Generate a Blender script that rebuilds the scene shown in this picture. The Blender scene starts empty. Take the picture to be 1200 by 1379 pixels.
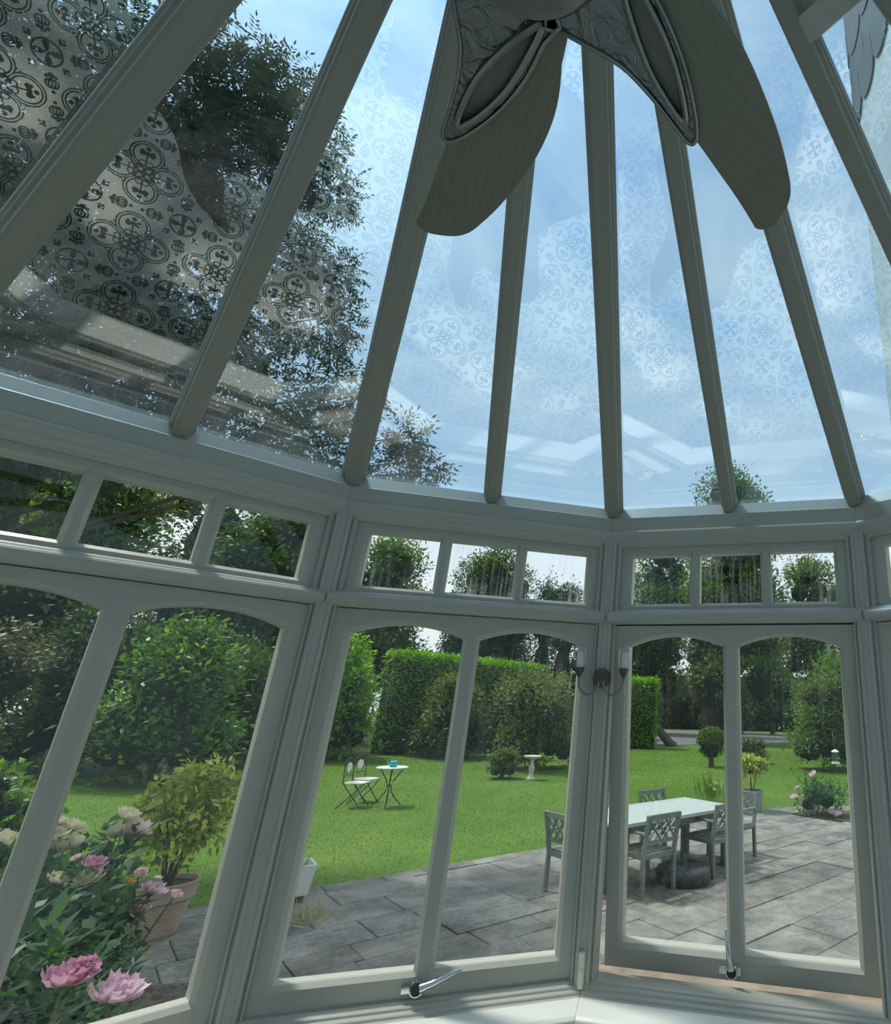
import bpy, math, random
import numpy as np
from mathutils import Vector, Matrix
rng = np.random.default_rng(7); random.seed(7)
S = bpy.context.scene; C = S.collection
PI = math.pi
CZ = 2.05                      # eye height above the patio
# ------------------------------------------------------------------ materials
MATS = {}
def nt(m):
    m.use_nodes = True; t = m.node_tree; t.nodes.clear(); return t
class N:
    """tiny wrapper for building node trees"""
    def __init__(s, t): s.t = t
    def n(s, typ, **kw):
        x = s.t.nodes.new(typ)
        for k, v in kw.items(): setattr(x, k, v)
        return x
    def set(s, sock, v):
        if isinstance(v, bpy.types.NodeSocket): s.t.links.new(v, sock)
        else: sock.default_value = v
    def math(s, op, a, b=None, c=None, clamp=False):
        x = s.n('ShaderNodeMath', operation=op); x.use_clamp = clamp
        s.set(x.inputs[0], a)
        if b is not None: s.set(x.inputs[1], b)
        if c is not None: s.set(x.inputs[2], c)
        return x.outputs[0]
    def noise(s, vec, scale, detail=3, rough=.55, dist=0):
        x = s.n('ShaderNodeTexNoise'); s.set(x.inputs['Vector'], vec)
        x.inputs['Scale'].default_value = scale; x.inputs['Detail'].default_value = detail
        x.inputs['Roughness'].default_value = rough; x.inputs['Distortion'].default_value = dist
        return x.outputs[0]
    def ramp(s, fac, stops, interp='LINEAR'):
        x = s.n('ShaderNodeValToRGB'); s.set(x.inputs[0], fac); r = x.color_ramp; r.interpolation = interp
        while len(r.elements) < len(stops): r.elements.new(.5)
        for e, (p, c) in zip(r.elements, stops):
            e.position = p; e.color = (*c, 1) if len(c) == 3 else c
        return x.outputs[0]
    def mix(s, f, a, b, mode='MIX'):
        x = s.n('ShaderNodeMix', data_type='RGBA', blend_type=mode)
        s.set(x.inputs[0], f)
        for i, v in ((6, a), (7, b)):
            s.set(x.inputs[i], (*v, 1) if isinstance(v, tuple) and len(v) == 3 else v)
        return x.outputs[2]
    def coord(s, kind='Object', scale=(1,1,1), rot=(0,0,0), loc=(0,0,0)):
        x = s.n('ShaderNodeTexCoord'); m = s.n('ShaderNodeMapping')
        s.t.links.new(x.outputs[kind], m.inputs[0])
        m.inputs[1].default_value = loc; m.inputs[2].default_value = rot; m.inputs[3].default_value = scale
        return m.outputs[0]
    def pos(s, scale=(1,1,1), rot=(0,0,0)):
        g = s.n('ShaderNodeNewGeometry'); m = s.n('ShaderNodeMapping')
        s.t.links.new(g.outputs['Position'], m.inputs[0]); m.inputs[2].default_value = rot; m.inputs[3].default_value = scale
        return m.outputs[0]
    def bump(s, h, strength=.3, dist=.01):
        x = s.n('ShaderNodeBump'); s.set(x.inputs['Height'], h)
        x.inputs['Strength'].default_value = strength; x.inputs['Distance'].default_value = dist
        return x.outputs[0]
    def bsdf(s, col, rough=.5, metal=0, spec=.5, normal=None):
        p = s.n('ShaderNodeBsdfPrincipled')
        s.set(p.inputs['Base Color'], (*col, 1) if isinstance(col, tuple) and len(col) == 3 else col)
        s.set(p.inputs['Roughness'], rough); p.inputs['Metallic'].default_value = metal
        p.inputs['Specular IOR Level'].default_value = spec
        if normal is not None: s.set(p.inputs['Normal'], normal)
        return p.outputs[0]
    def out(s, sh, disp=None):
        o = s.n('ShaderNodeOutputMaterial'); s.t.links.new(sh, o.inputs[0])
def mat(name):
    m = bpy.data.materials.new(name); return m, N(nt(m))

def paint(name, col, rough=.45, grain=.06, scale=(30,30,3), bump=.12):
    m, n = mat(name)
    v = n.coord('Object', scale)
    g = n.noise(v, 6, 4)
    d = n.noise(n.pos(), 3, 4)
    c = n.mix(g, tuple(x*(1-grain) for x in col), tuple(min(1, x*(1+grain)) for x in col))
    c = n.mix(n.math('MULTIPLY', d, .25), c, tuple(x*.8 for x in col))
    n.out(n.bsdf(c, rough, 0, .4, n.bump(g, bump, .004))); return m
def metal(name, col, rough=.3, bump=0, bscale=20):
    m, n = mat(name)
    h = n.noise(n.coord('Object'), bscale, 3, .6, 1.5)
    c = n.mix(h, tuple(x*.8 for x in col), col)
    n.out(n.bsdf(c, rough, 1, .5, n.bump(h, bump, .01) if bump else None)); return m
def mottled(name, a, b, scale=8, rough=.8, bump=.3, c=None, dist=.01):
    m, n = mat(name)
    v = n.pos()
    h = n.noise(v, scale, 5, .6, .4)
    st = [(.3, a), (.7, b)] if c is None else [(.28, a), (.5, b), (.72, c)]
    col = n.ramp(h, st)
    n.out(n.bsdf(col, rough, 0, .3, n.bump(n.noise(v, scale*5, 4), bump, dist))); return m
def leafmat(name, cols, rough=.5, trans=.35, tint=None, patch=1.0):
    """leaf colour varies from leaf to leaf and in soft patches"""
    m, n = mat(name)
    g = n.n('ShaderNodeNewGeometry')
    p = n.noise(n.pos(), patch, 2)
    f = n.math('ADD', n.math('MULTIPLY', g.outputs['Random Per Island'], .65), n.math('MULTIPLY', n.math('SUBTRACT', p, .3), .85), clamp=True)
    k = len(cols)
    col = n.ramp(f, [(i/(k-1), c) for i, c in enumerate(cols)])
    b = n.bsdf(col, rough, 0, .35)
    t = n.n('ShaderNodeBsdfTranslucent')
    n.set(t.inputs[0], n.mix(1.0, col, tint or (1.5, 1.6, .6), 'MULTIPLY'))
    mx = n.n('ShaderNodeMixShader'); mx.inputs[0].default_value = trans
    n.t.links.new(b, mx.inputs[1]); n.t.links.new(t.outputs[0], mx.inputs[2])
    n.out(mx.outputs[0]); return m
def glass(name, tint, refl, edge=.6, streak=0, haze=0):
    m, n = mat(name)
    lw = n.n('ShaderNodeLayerWeight'); lw.inputs[0].default_value = .5
    f = n.math('ADD', n.math('MULTIPLY', n.math('POWER', lw.outputs['Facing'], 4), edge), refl, clamp=True)
    tr = n.n('ShaderNodeBsdfTransparent'); tr.inputs[0].default_value = (*tint, 1)
    gl = n.n('ShaderNodeBsdfAnisotropic') if False else n.n('ShaderNodeBsdfGlossy')
    gl.inputs['Roughness'].default_value = 0.0; gl.inputs[0].default_value = (.95, .99, 1, 1)
    mx = n.n('ShaderNodeMixShader'); n.set(mx.inputs[0], f)
    n.t.links.new(tr.outputs[0], mx.inputs[1]); n.t.links.new(gl.outputs[0], mx.inputs[2])
    sh = mx.outputs[0]
    if streak or haze:
        tl = n.n('ShaderNodeBsdfTranslucent'); tl.inputs[0].default_value = (.9, .95, .97, 1)
        if streak:
            s1 = n.noise(n.coord('Object', (1, 1, .035)), 60, 3, .7)
            s2 = n.noise(n.coord('Object', (1, 1, .4)), 7, 2)
            k = n.math('MULTIPLY', n.math('SUBTRACT', s1, .47), 5, clamp=True)
            k = n.math('MULTIPLY', k, n.math('MULTIPLY', n.math('SUBTRACT', s2, .38), 4, clamp=True))
            fac = n.math('MULTIPLY', k, streak)
        else:
            s2 = n.noise(n.coord('Object'), 3.5, 5, .65, 1.2)
            fac = n.math('MULTIPLY', n.math('SUBTRACT', s2, .4), haze*3, clamp=True)
        m2 = n.n('ShaderNodeMixShader'); n.set(m2.inputs[0], fac)
        n.t.links.new(sh, m2.inputs[1]); n.t.links.new(tl.outputs[0], m2.inputs[2]); sh = m2.outputs[0]
    n.out(sh); return m

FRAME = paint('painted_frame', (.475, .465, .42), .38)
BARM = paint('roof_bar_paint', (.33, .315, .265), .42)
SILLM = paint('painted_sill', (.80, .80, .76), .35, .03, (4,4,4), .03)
PLASTER = mottled('plaster', (.62,.62,.58), (.7,.7,.66), 3, .8, .05)
ROOFGLASS = glass('roof_glass', (.47,.69,.85), .25, .5, haze=.03)
WINGLASS = glass('window_glass', (.88,.92,.88), .085, .6)
STREAKGLASS = glass('streaked_glass', (.84,.9,.9), .07, .6, streak=.34)
STREAK2 = glass('faintly_streaked_glass', (.86,.91,.88), .075, .6, streak=.045)
NICKEL = metal('brushed_nickel', (.30,.31,.31), .28)
STEEL = metal('dark_steel', (.15,.14,.13), .4)
CHROME = metal('bright_chrome', (.8,.82,.84), .12)
BRACKET = metal('embossed_pewter', (.24,.26,.27), .3, .9, 26)
BLACKM = paint('black_iron', (.03,.035,.035), .5)
CREAMPL = paint('cream_plastic', (.78,.76,.66), .4, .02)
IVORY = paint('candle_ivory', (.85,.87,.86), .35, .02)

def wood_blade():
    m, n = mat('limed_oak_blade')
    w = n.n('ShaderNodeTexWave', wave_type='BANDS', bands_direction='Y')
    n.set(w.inputs['Vector'], n.coord('Object', (1.0, 6, 1)))
    w.inputs['Scale'].default_value = 3.1; w.inputs['Distortion'].default_value = 16; w.inputs['Detail'].default_value = 5
    w.inputs['Detail Scale'].default_value = .8
    g = n.noise(n.coord('Object', (3, 60, 1)), 3, 4)
    c = n.mix(n.math('MULTIPLY_ADD', w.outputs[1], .3, n.math('MULTIPLY', g, .7)), (.15,.152,.115), (.215,.215,.17))
    n.out(n.bsdf(c, .5)); return m
BLADE = wood_blade()

def floor_tiles():
    """encaustic style tiles: quatrefoils of four ringed lobes alternating with ringed crosses"""
    m, n = mat('patterned_floor_tile')
    T = .29
    v = n.pos((1/T, 1/T, 1/T), (0, 0, math.radians(3)))
    sp = n.n('ShaderNodeSeparateXYZ'); n.set(sp.inputs[0], v)
    x, y = sp.outputs[0], sp.outputs[1]
    ix, iy = n.math('ROUND', x), n.math('ROUND', y)
    ax = n.math('ABSOLUTE', n.math('SUBTRACT', x, ix)); ay = n.math('ABSOLUTE', n.math('SUBTRACT', y, iy))
    par = n.math('PINGPONG', n.math('ADD', ix, iy), 1)
    def dist(cx, cy):
        dx = n.math('SUBTRACT', ax, cx); dy = n.math('SUBTRACT', ay, cy)
        return n.math('SQRT', n.math('ADD', n.math('MULTIPLY', dx, dx), n.math('MULTIPLY', dy, dy)))
    def disc(cx, cy, r): return n.math('LESS_THAN', dist(cx, cy), r)
    def ring(cx, cy, r, w): return n.math('LESS_THAN', n.math('ABSOLUTE', n.math('SUBTRACT', dist(cx, cy), r)), w)
    def union(l):
        a = l[0]
        for b in l[1:]: a = n.math('MAXIMUM', a, b)
        return a
    df = n.math('ABSOLUTE', n.math('SUBTRACT', ax, ay)); sm = n.math('ADD', ax, ay)
    def band(lo, hi, w):
        return n.math('MULTIPLY', n.math('LESS_THAN', df, w), n.math('MULTIPLY', n.math('GREATER_THAN', sm, lo), n.math('LESS_THAN', sm, hi)))
    quat = union([ring(.245,.245,.25,.013), ring(.245,.245,.205,.013),
                  disc(.335,.335,.038), disc(.315,.215,.05), disc(.215,.315,.05), disc(.27,.27,.04), disc(.36,.24,.022), disc(.24,.36,.022), band(.22,.5,.018),
                  disc(.035,.16,.026), disc(.16,.035,.026), disc(.03,.11,.02), disc(.11,.03,.02), band(0,.12,.04),
                  ring(.16,.09,.055,.011), ring(.09,.16,.055,.011), disc(.03,.4,.02), disc(.4,.03,.02)])
    circ = union([ring(0,0,.205,.016), disc(.07,.07,.045), disc(.105,.105,.045), band(0,.1,.03), disc(.13,.08,.02), disc(.08,.13,.02),
                  disc(.0,.29,.03), disc(.035,.325,.025), disc(.29,.0,.03), disc(.325,.035,.025), disc(.0,.37,.02), disc(.37,.0,.02),
                  disc(.25,.25,.045), disc(.31,.22,.03), disc(.22,.31,.03), band(.5,.75,.02), ring(.33,.36,.07,.014), ring(.36,.33,.07,.014),
                  disc(.44,.44,.03)])
    pat = n.math('ADD', n.math('MULTIPLY', circ, par), n.math('MULTIPLY', quat, n.math('SUBTRACT', 1, par)), clamp=True)
    # grout between tiles lies midway between motifs' centres
    gx = n.math('ABSOLUTE', n.math('SUBTRACT', n.math('FRACT', x), 0.0)); gy = n.math('FRACT', y)
    gr = union([n.math('LESS_THAN', gx, .007), n.math('LESS_THAN', gy, .007)])
    c = n.mix(pat, (.80,.79,.72), (.035,.045,.05))
    c = n.mix(n.math('MULTIPLY', gr, .35), c, (.3,.3,.28))
    n.out(n.bsdf(c, .35)); return m
FLOORM = floor_tiles()

def grassmat():
    m, n = mat('lawn_turf')
    p = n.pos()
    big = n.noise(p, .35, 4, .6, .6); fine = n.noise(p, 9, 4, .7)
    c = n.ramp(n.math('ADD', n.math('MULTIPLY', big, .55), n.math('MULTIPLY', fine, .45)),
               [(.32,(.045,.110,.008)), (.5,(.078,.158,.012)), (.68,(.13,.205,.032))])
    n.out(n.bsdf(c, .8, 0, .2, n.bump(fine, .6, .03))); return m
LAWN = grassmat()
BLADES = leafmat('grass_blade', [(.07,.15,.012),(.10,.19,.016),(.15,.24,.035)], .7, .3, patch=.7)

def slabmat():
    m, n = mat('york_stone_slab')
    g = n.n('ShaderNodeNewGeometry'); p = n.pos()
    h = n.noise(p, 2.2, 6, .65, .5); f = n.noise(p, 14, 5, .7); sp = n.noise(p, 45, 2)
    c = n.ramp(h, [(.3,(.085,.09,.086)), (.48,(.18,.178,.165)), (.7,(.32,.31,.28))])
    k = n.math('MULTIPLY_ADD', g.outputs['Random Per Island'], .5, .72)
    c = n.mix(1.0, c, n.ramp(k, [(0,(0,0,0)),(1,(1,1,1))]), 'MULTIPLY')
    c = n.mix(n.math('MULTIPLY', n.math('SUBTRACT', f, .5), 1.6, clamp=True), c, (.33,.325,.29))
    c = n.mix(n.math('MULTIPLY', n.math('SUBTRACT', sp, .62), 4, clamp=True), c, (.42,.43,.40))
    n.out(n.bsdf(c, .75, 0, .3, n.bump(f, .35, .012))); return m
SLAB = slabmat()
JOINT = mottled('mossy_joint', (.035,.04,.03), (.09,.085,.065), 12, .95)
ROADM = mottled('tarmac_drive', (.12,.12,.122), (.19,.19,.19), 3, .9)
SOIL = mottled('garden_soil', (.05,.038,.026), (.11,.085,.06), 9, .95, .6)
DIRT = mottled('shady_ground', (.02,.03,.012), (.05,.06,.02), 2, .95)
COBBLE = mottled('setts', (.10,.11,.105), (.26,.27,.26), 18, .8, .6)
def brickmat(name, a, b, mortar, sc=1):
    m, n = mat(name)
    t = n.n('ShaderNodeTexBrick'); n.set(t.inputs[0], n.coord('Object', (sc,sc,sc), (PI/2,0,0)))
    t.inputs['Color1'].default_value = (*a,1); t.inputs['Color2'].default_value = (*b,1); t.inputs['Mortar'].default_value = (*mortar,1)
    t.inputs['Scale'].default_value = 4.4; t.inputs['Mortar Size'].default_value = .02
    n.out(n.bsdf(t.outputs[0], .85, 0, .2)); return m
BRICK = brickmat('orange_brick', (.42,.2,.11), (.5,.27,.15), (.45,.4,.34))
LEDGE = mottled('brick_ledge', (.13,.105,.078), (.29,.245,.185), 7, .85)
RENDER = mottled('white_render', (.62,.64,.63), (.76,.77,.75), 2.5, .85, .2)
SLATE = mottled('hung_slate', (.03,.037,.04), (.075,.085,.09), 4, .6, .2)
TEAK = paint('grey_green_paint', (.17,.205,.195), .5, .1, (6,6,6), .1)
TABLEM = paint('pale_table_paint', (.46,.53,.52), .4, .06, (6,6,6), .08)
TERRA = mottled('aged_terracotta', (.33,.26,.21), (.46,.38,.33), 6, .85, .2)
STONE = mottled('pale_carved_stone', (.42,.42,.38), (.62,.61,.56), 14, .85, .4)
GREYPOT = mottled('weathered_grey_pot', (.22,.23,.23), (.42,.43,.43), 10, .85, .4)
WHITEPOT = paint('white_glazed_pot', (.75,.79,.80), .3, .02)
DARKPL = mottled('dark_resin', (.04,.05,.05), (.09,.10,.10), 12, .6)
TURQ = paint('turquoise_enamel', (.01,.42,.44), .3, .03)
MOSAIC = mottled('mosaic_stone', (.55,.55,.53), (.8,.8,.78), 40, .5, .1)
BARK = mottled('bark', (.05,.042,.035), (.13,.11,.09), 9, .95, .8)
STEMG = mottled('green_stem', (.08,.13,.03), (.16,.22,.07), 9, .7)
RUGM = mottled('dark_hide', (.012,.013,.015), (.05,.052,.055), 5, .95, .5)
POLEM = mottled('weathered_pole', (.22,.2,.17), (.34,.31,.27), 9, .9)
CLEARPL = glass('clear_plastic', (.9,.93,.93), .12, .5)
SHADEGL = glass('clear_shade_glass', (.9,.93,.93), .12, .8)
# ------------------------------------------------------------------ mesh building
class MB:
    def __init__(s): s.v = []; s.f = []; s.mi = []; s.cur = 0
    def add(s, vs, fs):
        b = len(s.v); s.v += [tuple(map(float, p)) for p in vs]
        for f in fs: s.f.append([b+i for i in f]); s.mi.append(s.cur)
        return s
    def box(s, x0, x1, y0, y1, z0, z1, M=None):
        vs = [(x, y, z) for z in (z0, z1) for x, y in ((x0,y0),(x1,y0),(x1,y1),(x0,y1))]
        if M is not None: vs = [tuple(M @ Vector(p)) for p in vs]
        return s.add(vs, [(3,2,1,0),(4,5,6,7),(0,1,5,4),(1,2,6,5),(2,3,7,6),(3,0,4,7)])
    def bar(s, p0, p1, w, h, up=(0,0,1)):
        p0, p1 = Vector(p0), Vector(p1); d = (p1-p0); L = d.length; d.normalize()
        u = Vector(up); sx = d.cross(u)
        if sx.length < 1e-4: sx = d.cross(Vector((1,0,0)))
        sx.normalize(); uz = sx.cross(d)
        M = Matrix((( d.x, sx.x, uz.x, p0.x),( d.y, sx.y, uz.y, p0.y),( d.z, sx.z, uz.z, p0.z),(0,0,0,1)))
        return s.box(0, L, -w/2, w/2, -h/2, h/2, M)
    def extrude(s, prof, p0, p1, up=(0,0,1), caps=True):
        """closed 2-D profile [(side, up)] swept from p0 to p1"""
        p0, p1 = Vector(p0), Vector(p1); d = (p1-p0).normalized(); u = Vector(up)
        sx = d.cross(u).normalized(); uz = sx.cross(d); k = len(prof)
        vs = [p0+sx*a+uz*b for a, b in prof]+[p1+sx*a+uz*b for a, b in prof]
        fs = [(i, (i+1)%k, (i+1)%k+k, i+k) for i in range(k)]
        if caps: fs += [tuple(range(k-1,-1,-1)), tuple(range(k, 2*k))]
        return s.add(vs, fs)
    def prism(s, poly, z0, z1):
        k = len(poly)
        vs = [(x,y,z0) for x,y in poly]+[(x,y,z1) for x,y in poly]
        return s.add(vs, [(i,(i+1)%k,(i+1)%k+k,i+k) for i in range(k)]+[tuple(range(k-1,-1,-1)), tuple(range(k,2*k))])
    def tube(s, path, r, seg=8, caps=True):
        path = [Vector(p) for p in path]; k = len(path)
        rs = r if isinstance(r, (list, tuple)) else [r]*k
        vs = []; ref = Vector((0,0,1))
        for i, p in enumerate(path):
            d = (path[min(i+1,k-1)]-path[max(i-1,0)]).normalized()
            a = d.cross(ref)
            if a.length < .05: a = d.cross(Vector((1,0,0)))
            a.normalize(); b = d.cross(a)
            for j in range(seg):
                t = 2*PI*j/seg; vs.append(p+(a*math.cos(t)+b*math.sin(t))*rs[i])
        fs = [(i*seg+j, i*seg+(j+1)%seg, (i+1)*seg+(j+1)%seg, (i+1)*seg+j) for i in range(k-1) for j in range(seg)]
        if caps: fs += [tuple(range(seg)), tuple(range((k-1)*seg+seg-1, (k-1)*seg-1, -1))]
        return s.add(vs, fs)
    def lathe(s, prof, seg=24, o=(0,0,0), cap=True, sq=None):
        vs = []; k = len(prof)
        for r, z in prof:
            for j in range(seg):
                t = 2*PI*(j+.5)/seg
                vs.append((o[0]+r*math.cos(t), o[1]+r*math.sin(t), o[2]+z))
        fs = [(i*seg+j, i*seg+(j+1)%seg, (i+1)*seg+(j+1)%seg, (i+1)*seg+j) for i in range(k-1) for j in range(seg)]
        if cap: fs += [tuple(range(seg-1,-1,-1)), tuple(range((k-1)*seg, k*seg))]
        return s.add(vs, fs)
    def blob(s, c, r, seg=10, jit=.12):
        """a lumpy closed body"""
        vs = []; n = seg; m = seg
        for i in range(1, n):
            ph = PI*i/n
            for j in range(m):
                t = 2*PI*j/m; k = 1+random.uniform(-jit, jit)
                vs.append((c[0]+r[0]*k*math.sin(ph)*math.cos(t), c[1]+r[1]*k*math.sin(ph)*math.sin(t), c[2]+r[2]*k*math.cos(ph)))
        vs += [(c[0],c[1],c[2]+r[2]), (c[0],c[1],c[2]-r[2])]
        T, B = len(vs)-2, len(vs)-1
        fs = [(i*m+j, (i+1)*m+j, (i+1)*m+(j+1)%m, i*m+(j+1)%m) for i in range(n-2) for j in range(m)]
        fs += [(T, j, (j+1)%m) for j in range(m)] + [(B, (n-2)*m+(j+1)%m, (n-2)*m+j) for j in range(m)]
        return s.add(vs, fs)
    def mesh(s, name, mats, smooth=False):
        me = bpy.data.meshes.new(name); me.from_pydata(s.v, [], s.f)
        for m in (mats if isinstance(mats, (list, tuple)) else [mats]): me.materials.append(m)
        if any(s.mi): me.polygons.foreach_set('material_index', s.mi)
        if smooth: me.polygons.foreach_set('use_smooth', [True]*len(me.polygons))
        me.update(); return me
    def build(s, name, mats, parent=None, smooth=False, bevel=0, loc=None, rotz=0, fix=True):
        me = s.mesh(name, mats, smooth)
        if fix:
            import bmesh
            bm = bmesh.new(); bm.from_mesh(me); bmesh.ops.recalc_face_normals(bm, faces=bm.faces); bm.to_mesh(me); bm.free()
        o = link(name, me, parent, loc, rotz)
        if bevel:
            b = o.modifiers.new('bevel', 'BEVEL'); b.width = bevel; b.segments = 2; b.limit_method = 'ANGLE'; b.angle_limit = .6
        if smooth:
            try:
                me.set_sharp_from_angle(angle=math.radians(40))
            except Exception: pass
        return o
def link(name, data, parent=None, loc=None, rotz=0):
    o = bpy.data.objects.new(name, data); C.objects.link(o)
    if parent is not None: o.parent = parent
    if loc is not None: o.location = loc
    o.rotation_euler[2] = rotz
    return o
def tag(o, label, cat, group=None, kind=None):
    o['label'] = label; o['category'] = cat
    if group: o['group'] = group
    if kind: o['kind'] = kind
    return o
def thing(name, label, cat, loc=(0,0,0), rotz=0, group=None):
    return tag(link(name, None, None, loc, rotz), label, cat, group)
def struct(o):
    o['kind'] = 'structure'; return o
def empty_struct(name, loc=(0,0,0), rotz=0):
    return struct(link(name, None, None, loc, rotz))
def dup(root, loc, rotz, label, group=None):
    r = root.copy(); C.objects.link(r); r.location = loc; r.rotation_euler[2] = rotz
    r['label'] = label
    if group: r['group'] = group
    for ch in list(root.children):
        c = ch.copy(); C.objects.link(c); c.parent = r
        for g in ch.children:
            d = g.copy(); C.objects.link(d); d.parent = c
    return r
# ------------------------------------------------------------------ the conservatory's plan
CX, CY, R, PHI, DL = -.2058, .390, 2.001, -.589, .5343
ZE = CZ+.8475
AP = Vector((-.232, .369, CZ+2.03))
FLOOR = CZ-1.6
def cor(i, r=R):
    a = PHI+(i-1)*DL; return Vector((CX+r*math.sin(a), CY+r*math.cos(a), 0))
W = 2*R*math.sin(DL/2); H2 = math.tan(DL/2)
def sweep(mb, prof, z=0):
    """profile [(inward, height)] run along a bay side with mitred ends, in the side's own axes"""
    k = len(prof)
    vs = [(n*H2, -n, h+z) for n, h in prof]+[(W-n*H2, -n, h+z) for n, h in prof]
    return mb.add(vs, [(i,(i+1)%k,(i+1)%k+k,i+k) for i in range(k)]+[tuple(range(k-1,-1,-1)), tuple(range(k,2*k))])
def facet_frame(f):
    a, b = cor(f), cor(f+1); d = b-a
    return (a.x, a.y, CZ), math.atan2(d.y, d.x)
def light_ring(mb, cell, loop, yf, yb, ch=.012):
    """sash member round one light: chamfered bead, reveal, and flat faces out to the cell's edge"""
    x0, x1, z0, z1 = cell; k = len(loop)
    cx = sum(p[0] for p in loop[:2])/2; zc = (loop[0][1]+loop[2][1])/2
    out = [((x-ch if x < cx-.001 and i in (0, k-1) else x+ch if i in (1, 2) else x), (z-ch if i < 2 else z+ch)) for i, (x, z) in enumerate(loop)]
    cellp = [(x0,z0),(x1,z0)]
    for i in range(2, k):
        t = (loop[i][0]-loop[0][0])/(loop[1][0]-loop[0][0]); cellp.append((x0+(x1-x0)*t, z1))
    def ring(a, ya, b, yb_):
        vs = [(x,ya,z) for x,z in a]+[(x,yb_,z) for x,z in b]
        mb.add(vs, [(i,(i+1)%k,(i+1)%k+k,i+k) for i in range(k)])
    ring(cellp, yf, out, yf); ring(out, yf, loop, yf+.016); ring(loop, yf+.016, loop, yb); ring(loop, yb, cellp, yb)
def sash(x0, x1, z0, z1, lights, yf, yb):
    """lights: list of loops (BL, BR, TR.., ..TL); mullion centre lines split the sash into cells"""
    mb = MB(); xs = [x0]
    for a, b in zip(lights, lights[1:]): xs.append((a[1][0]+b[0][0])/2)
    xs.append(x1)
    for L, a, b in zip(lights, xs, xs[1:]): light_ring(mb, (a, b, z0, z1), L, yf, yb)
    mb.add([(x0,yf,z0),(x1,yf,z0),(x1,yf,z1),(x0,yf,z1),(x0,yb,z0),(x1,yb,z0),(x1,yb,z1),(x0,yb,z1)],
           [(0,1,5,4),(1,2,6,5),(2,3,7,6),(3,0,4,7)])
    return mb
# sizes of the lights along a side
um, ug = .099*W, .041*W; uw = (W-2*um-2*ug)/3
ULIGHTS = [[(um+i*(uw+ug), .412), (um+i*(uw+ug)+uw, .412), (um+i*(uw+ug)+uw, .621), (um+i*(uw+ug), .621)] for i in range(3)]
lm, lg = .100*W, .059*W; lw_ = (W-2*lm-lg)/2
def arch_loop(xa, xb, z0, zs, rise, k=14):
    L = [(xa, z0), (xb, z0)]
    for i in range(k+1):
        t = 1-i/k; L.append((xa+(xb-xa)*t, zs+rise*(1-(2*t-1)**2)))
    return L
LLIGHTS = [arch_loop(lm+i*(lw_+lg), lm+i*(lw_+lg)+lw_, -.82, .237, .041) for i in range(2)]
def pane_mesh(loop, zo=0, y=0):
    return MB().add([(x, y, z-zo) for x, z in loop], [tuple(range(len(loop)))])
TRANSOM = [(-.05,.325),(.045,.325),(.058,.330),(.070,.338),(.077,.350),(.077,.359),(.070,.367),(.058,.371),(.052,.378),(.045,.382),(-.05,.382)]
HEAD = [(-.05,.655),(.040,.655),(.044,.668),(.056,.676),(.058,.690),(.068,.698),(.072,.712),(.068,.722),(-.05,.722)]
BOTTOM = [(-.06,-.93),(.096,-.93),(.098,-.922),(.093,-.917),(.084,-.916),(.082,-.909),(.076,-.906),(.067,-.905),(.065,-.898),(.058,-.895),(.050,-.894),(.048,-.888),(.040,-.887),(-.06,-.897)]
EAVES = [(-.09,.722),(.055,.722),(.055,.785),(.047,.79),(.014,.842),(-.09,.842)]
SILL = [(.05,-.955),(.206,-.955),(.218,-.948),(.222,-.936),(.218,-.925),(.206,-.918),(.05,-.918)]
WALLIN = [(-.02,-1.6),(.085,-1.6),(.085,-.955),(-.02,-.955)]
WALLOUT = [(-.26,-2.05),(-.02,-2.05),(-.02,-.955),(-.26,-.99)]
LEDGEP = [(-.29,-1.03),(-.03,-.99),(-.03,-.935),(-.28,-.96)]
BASEB = [(.085,-1.6),(.1,-1.6),(.1,-1.48),(.094,-1.47),(.085,-1.47)]

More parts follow.
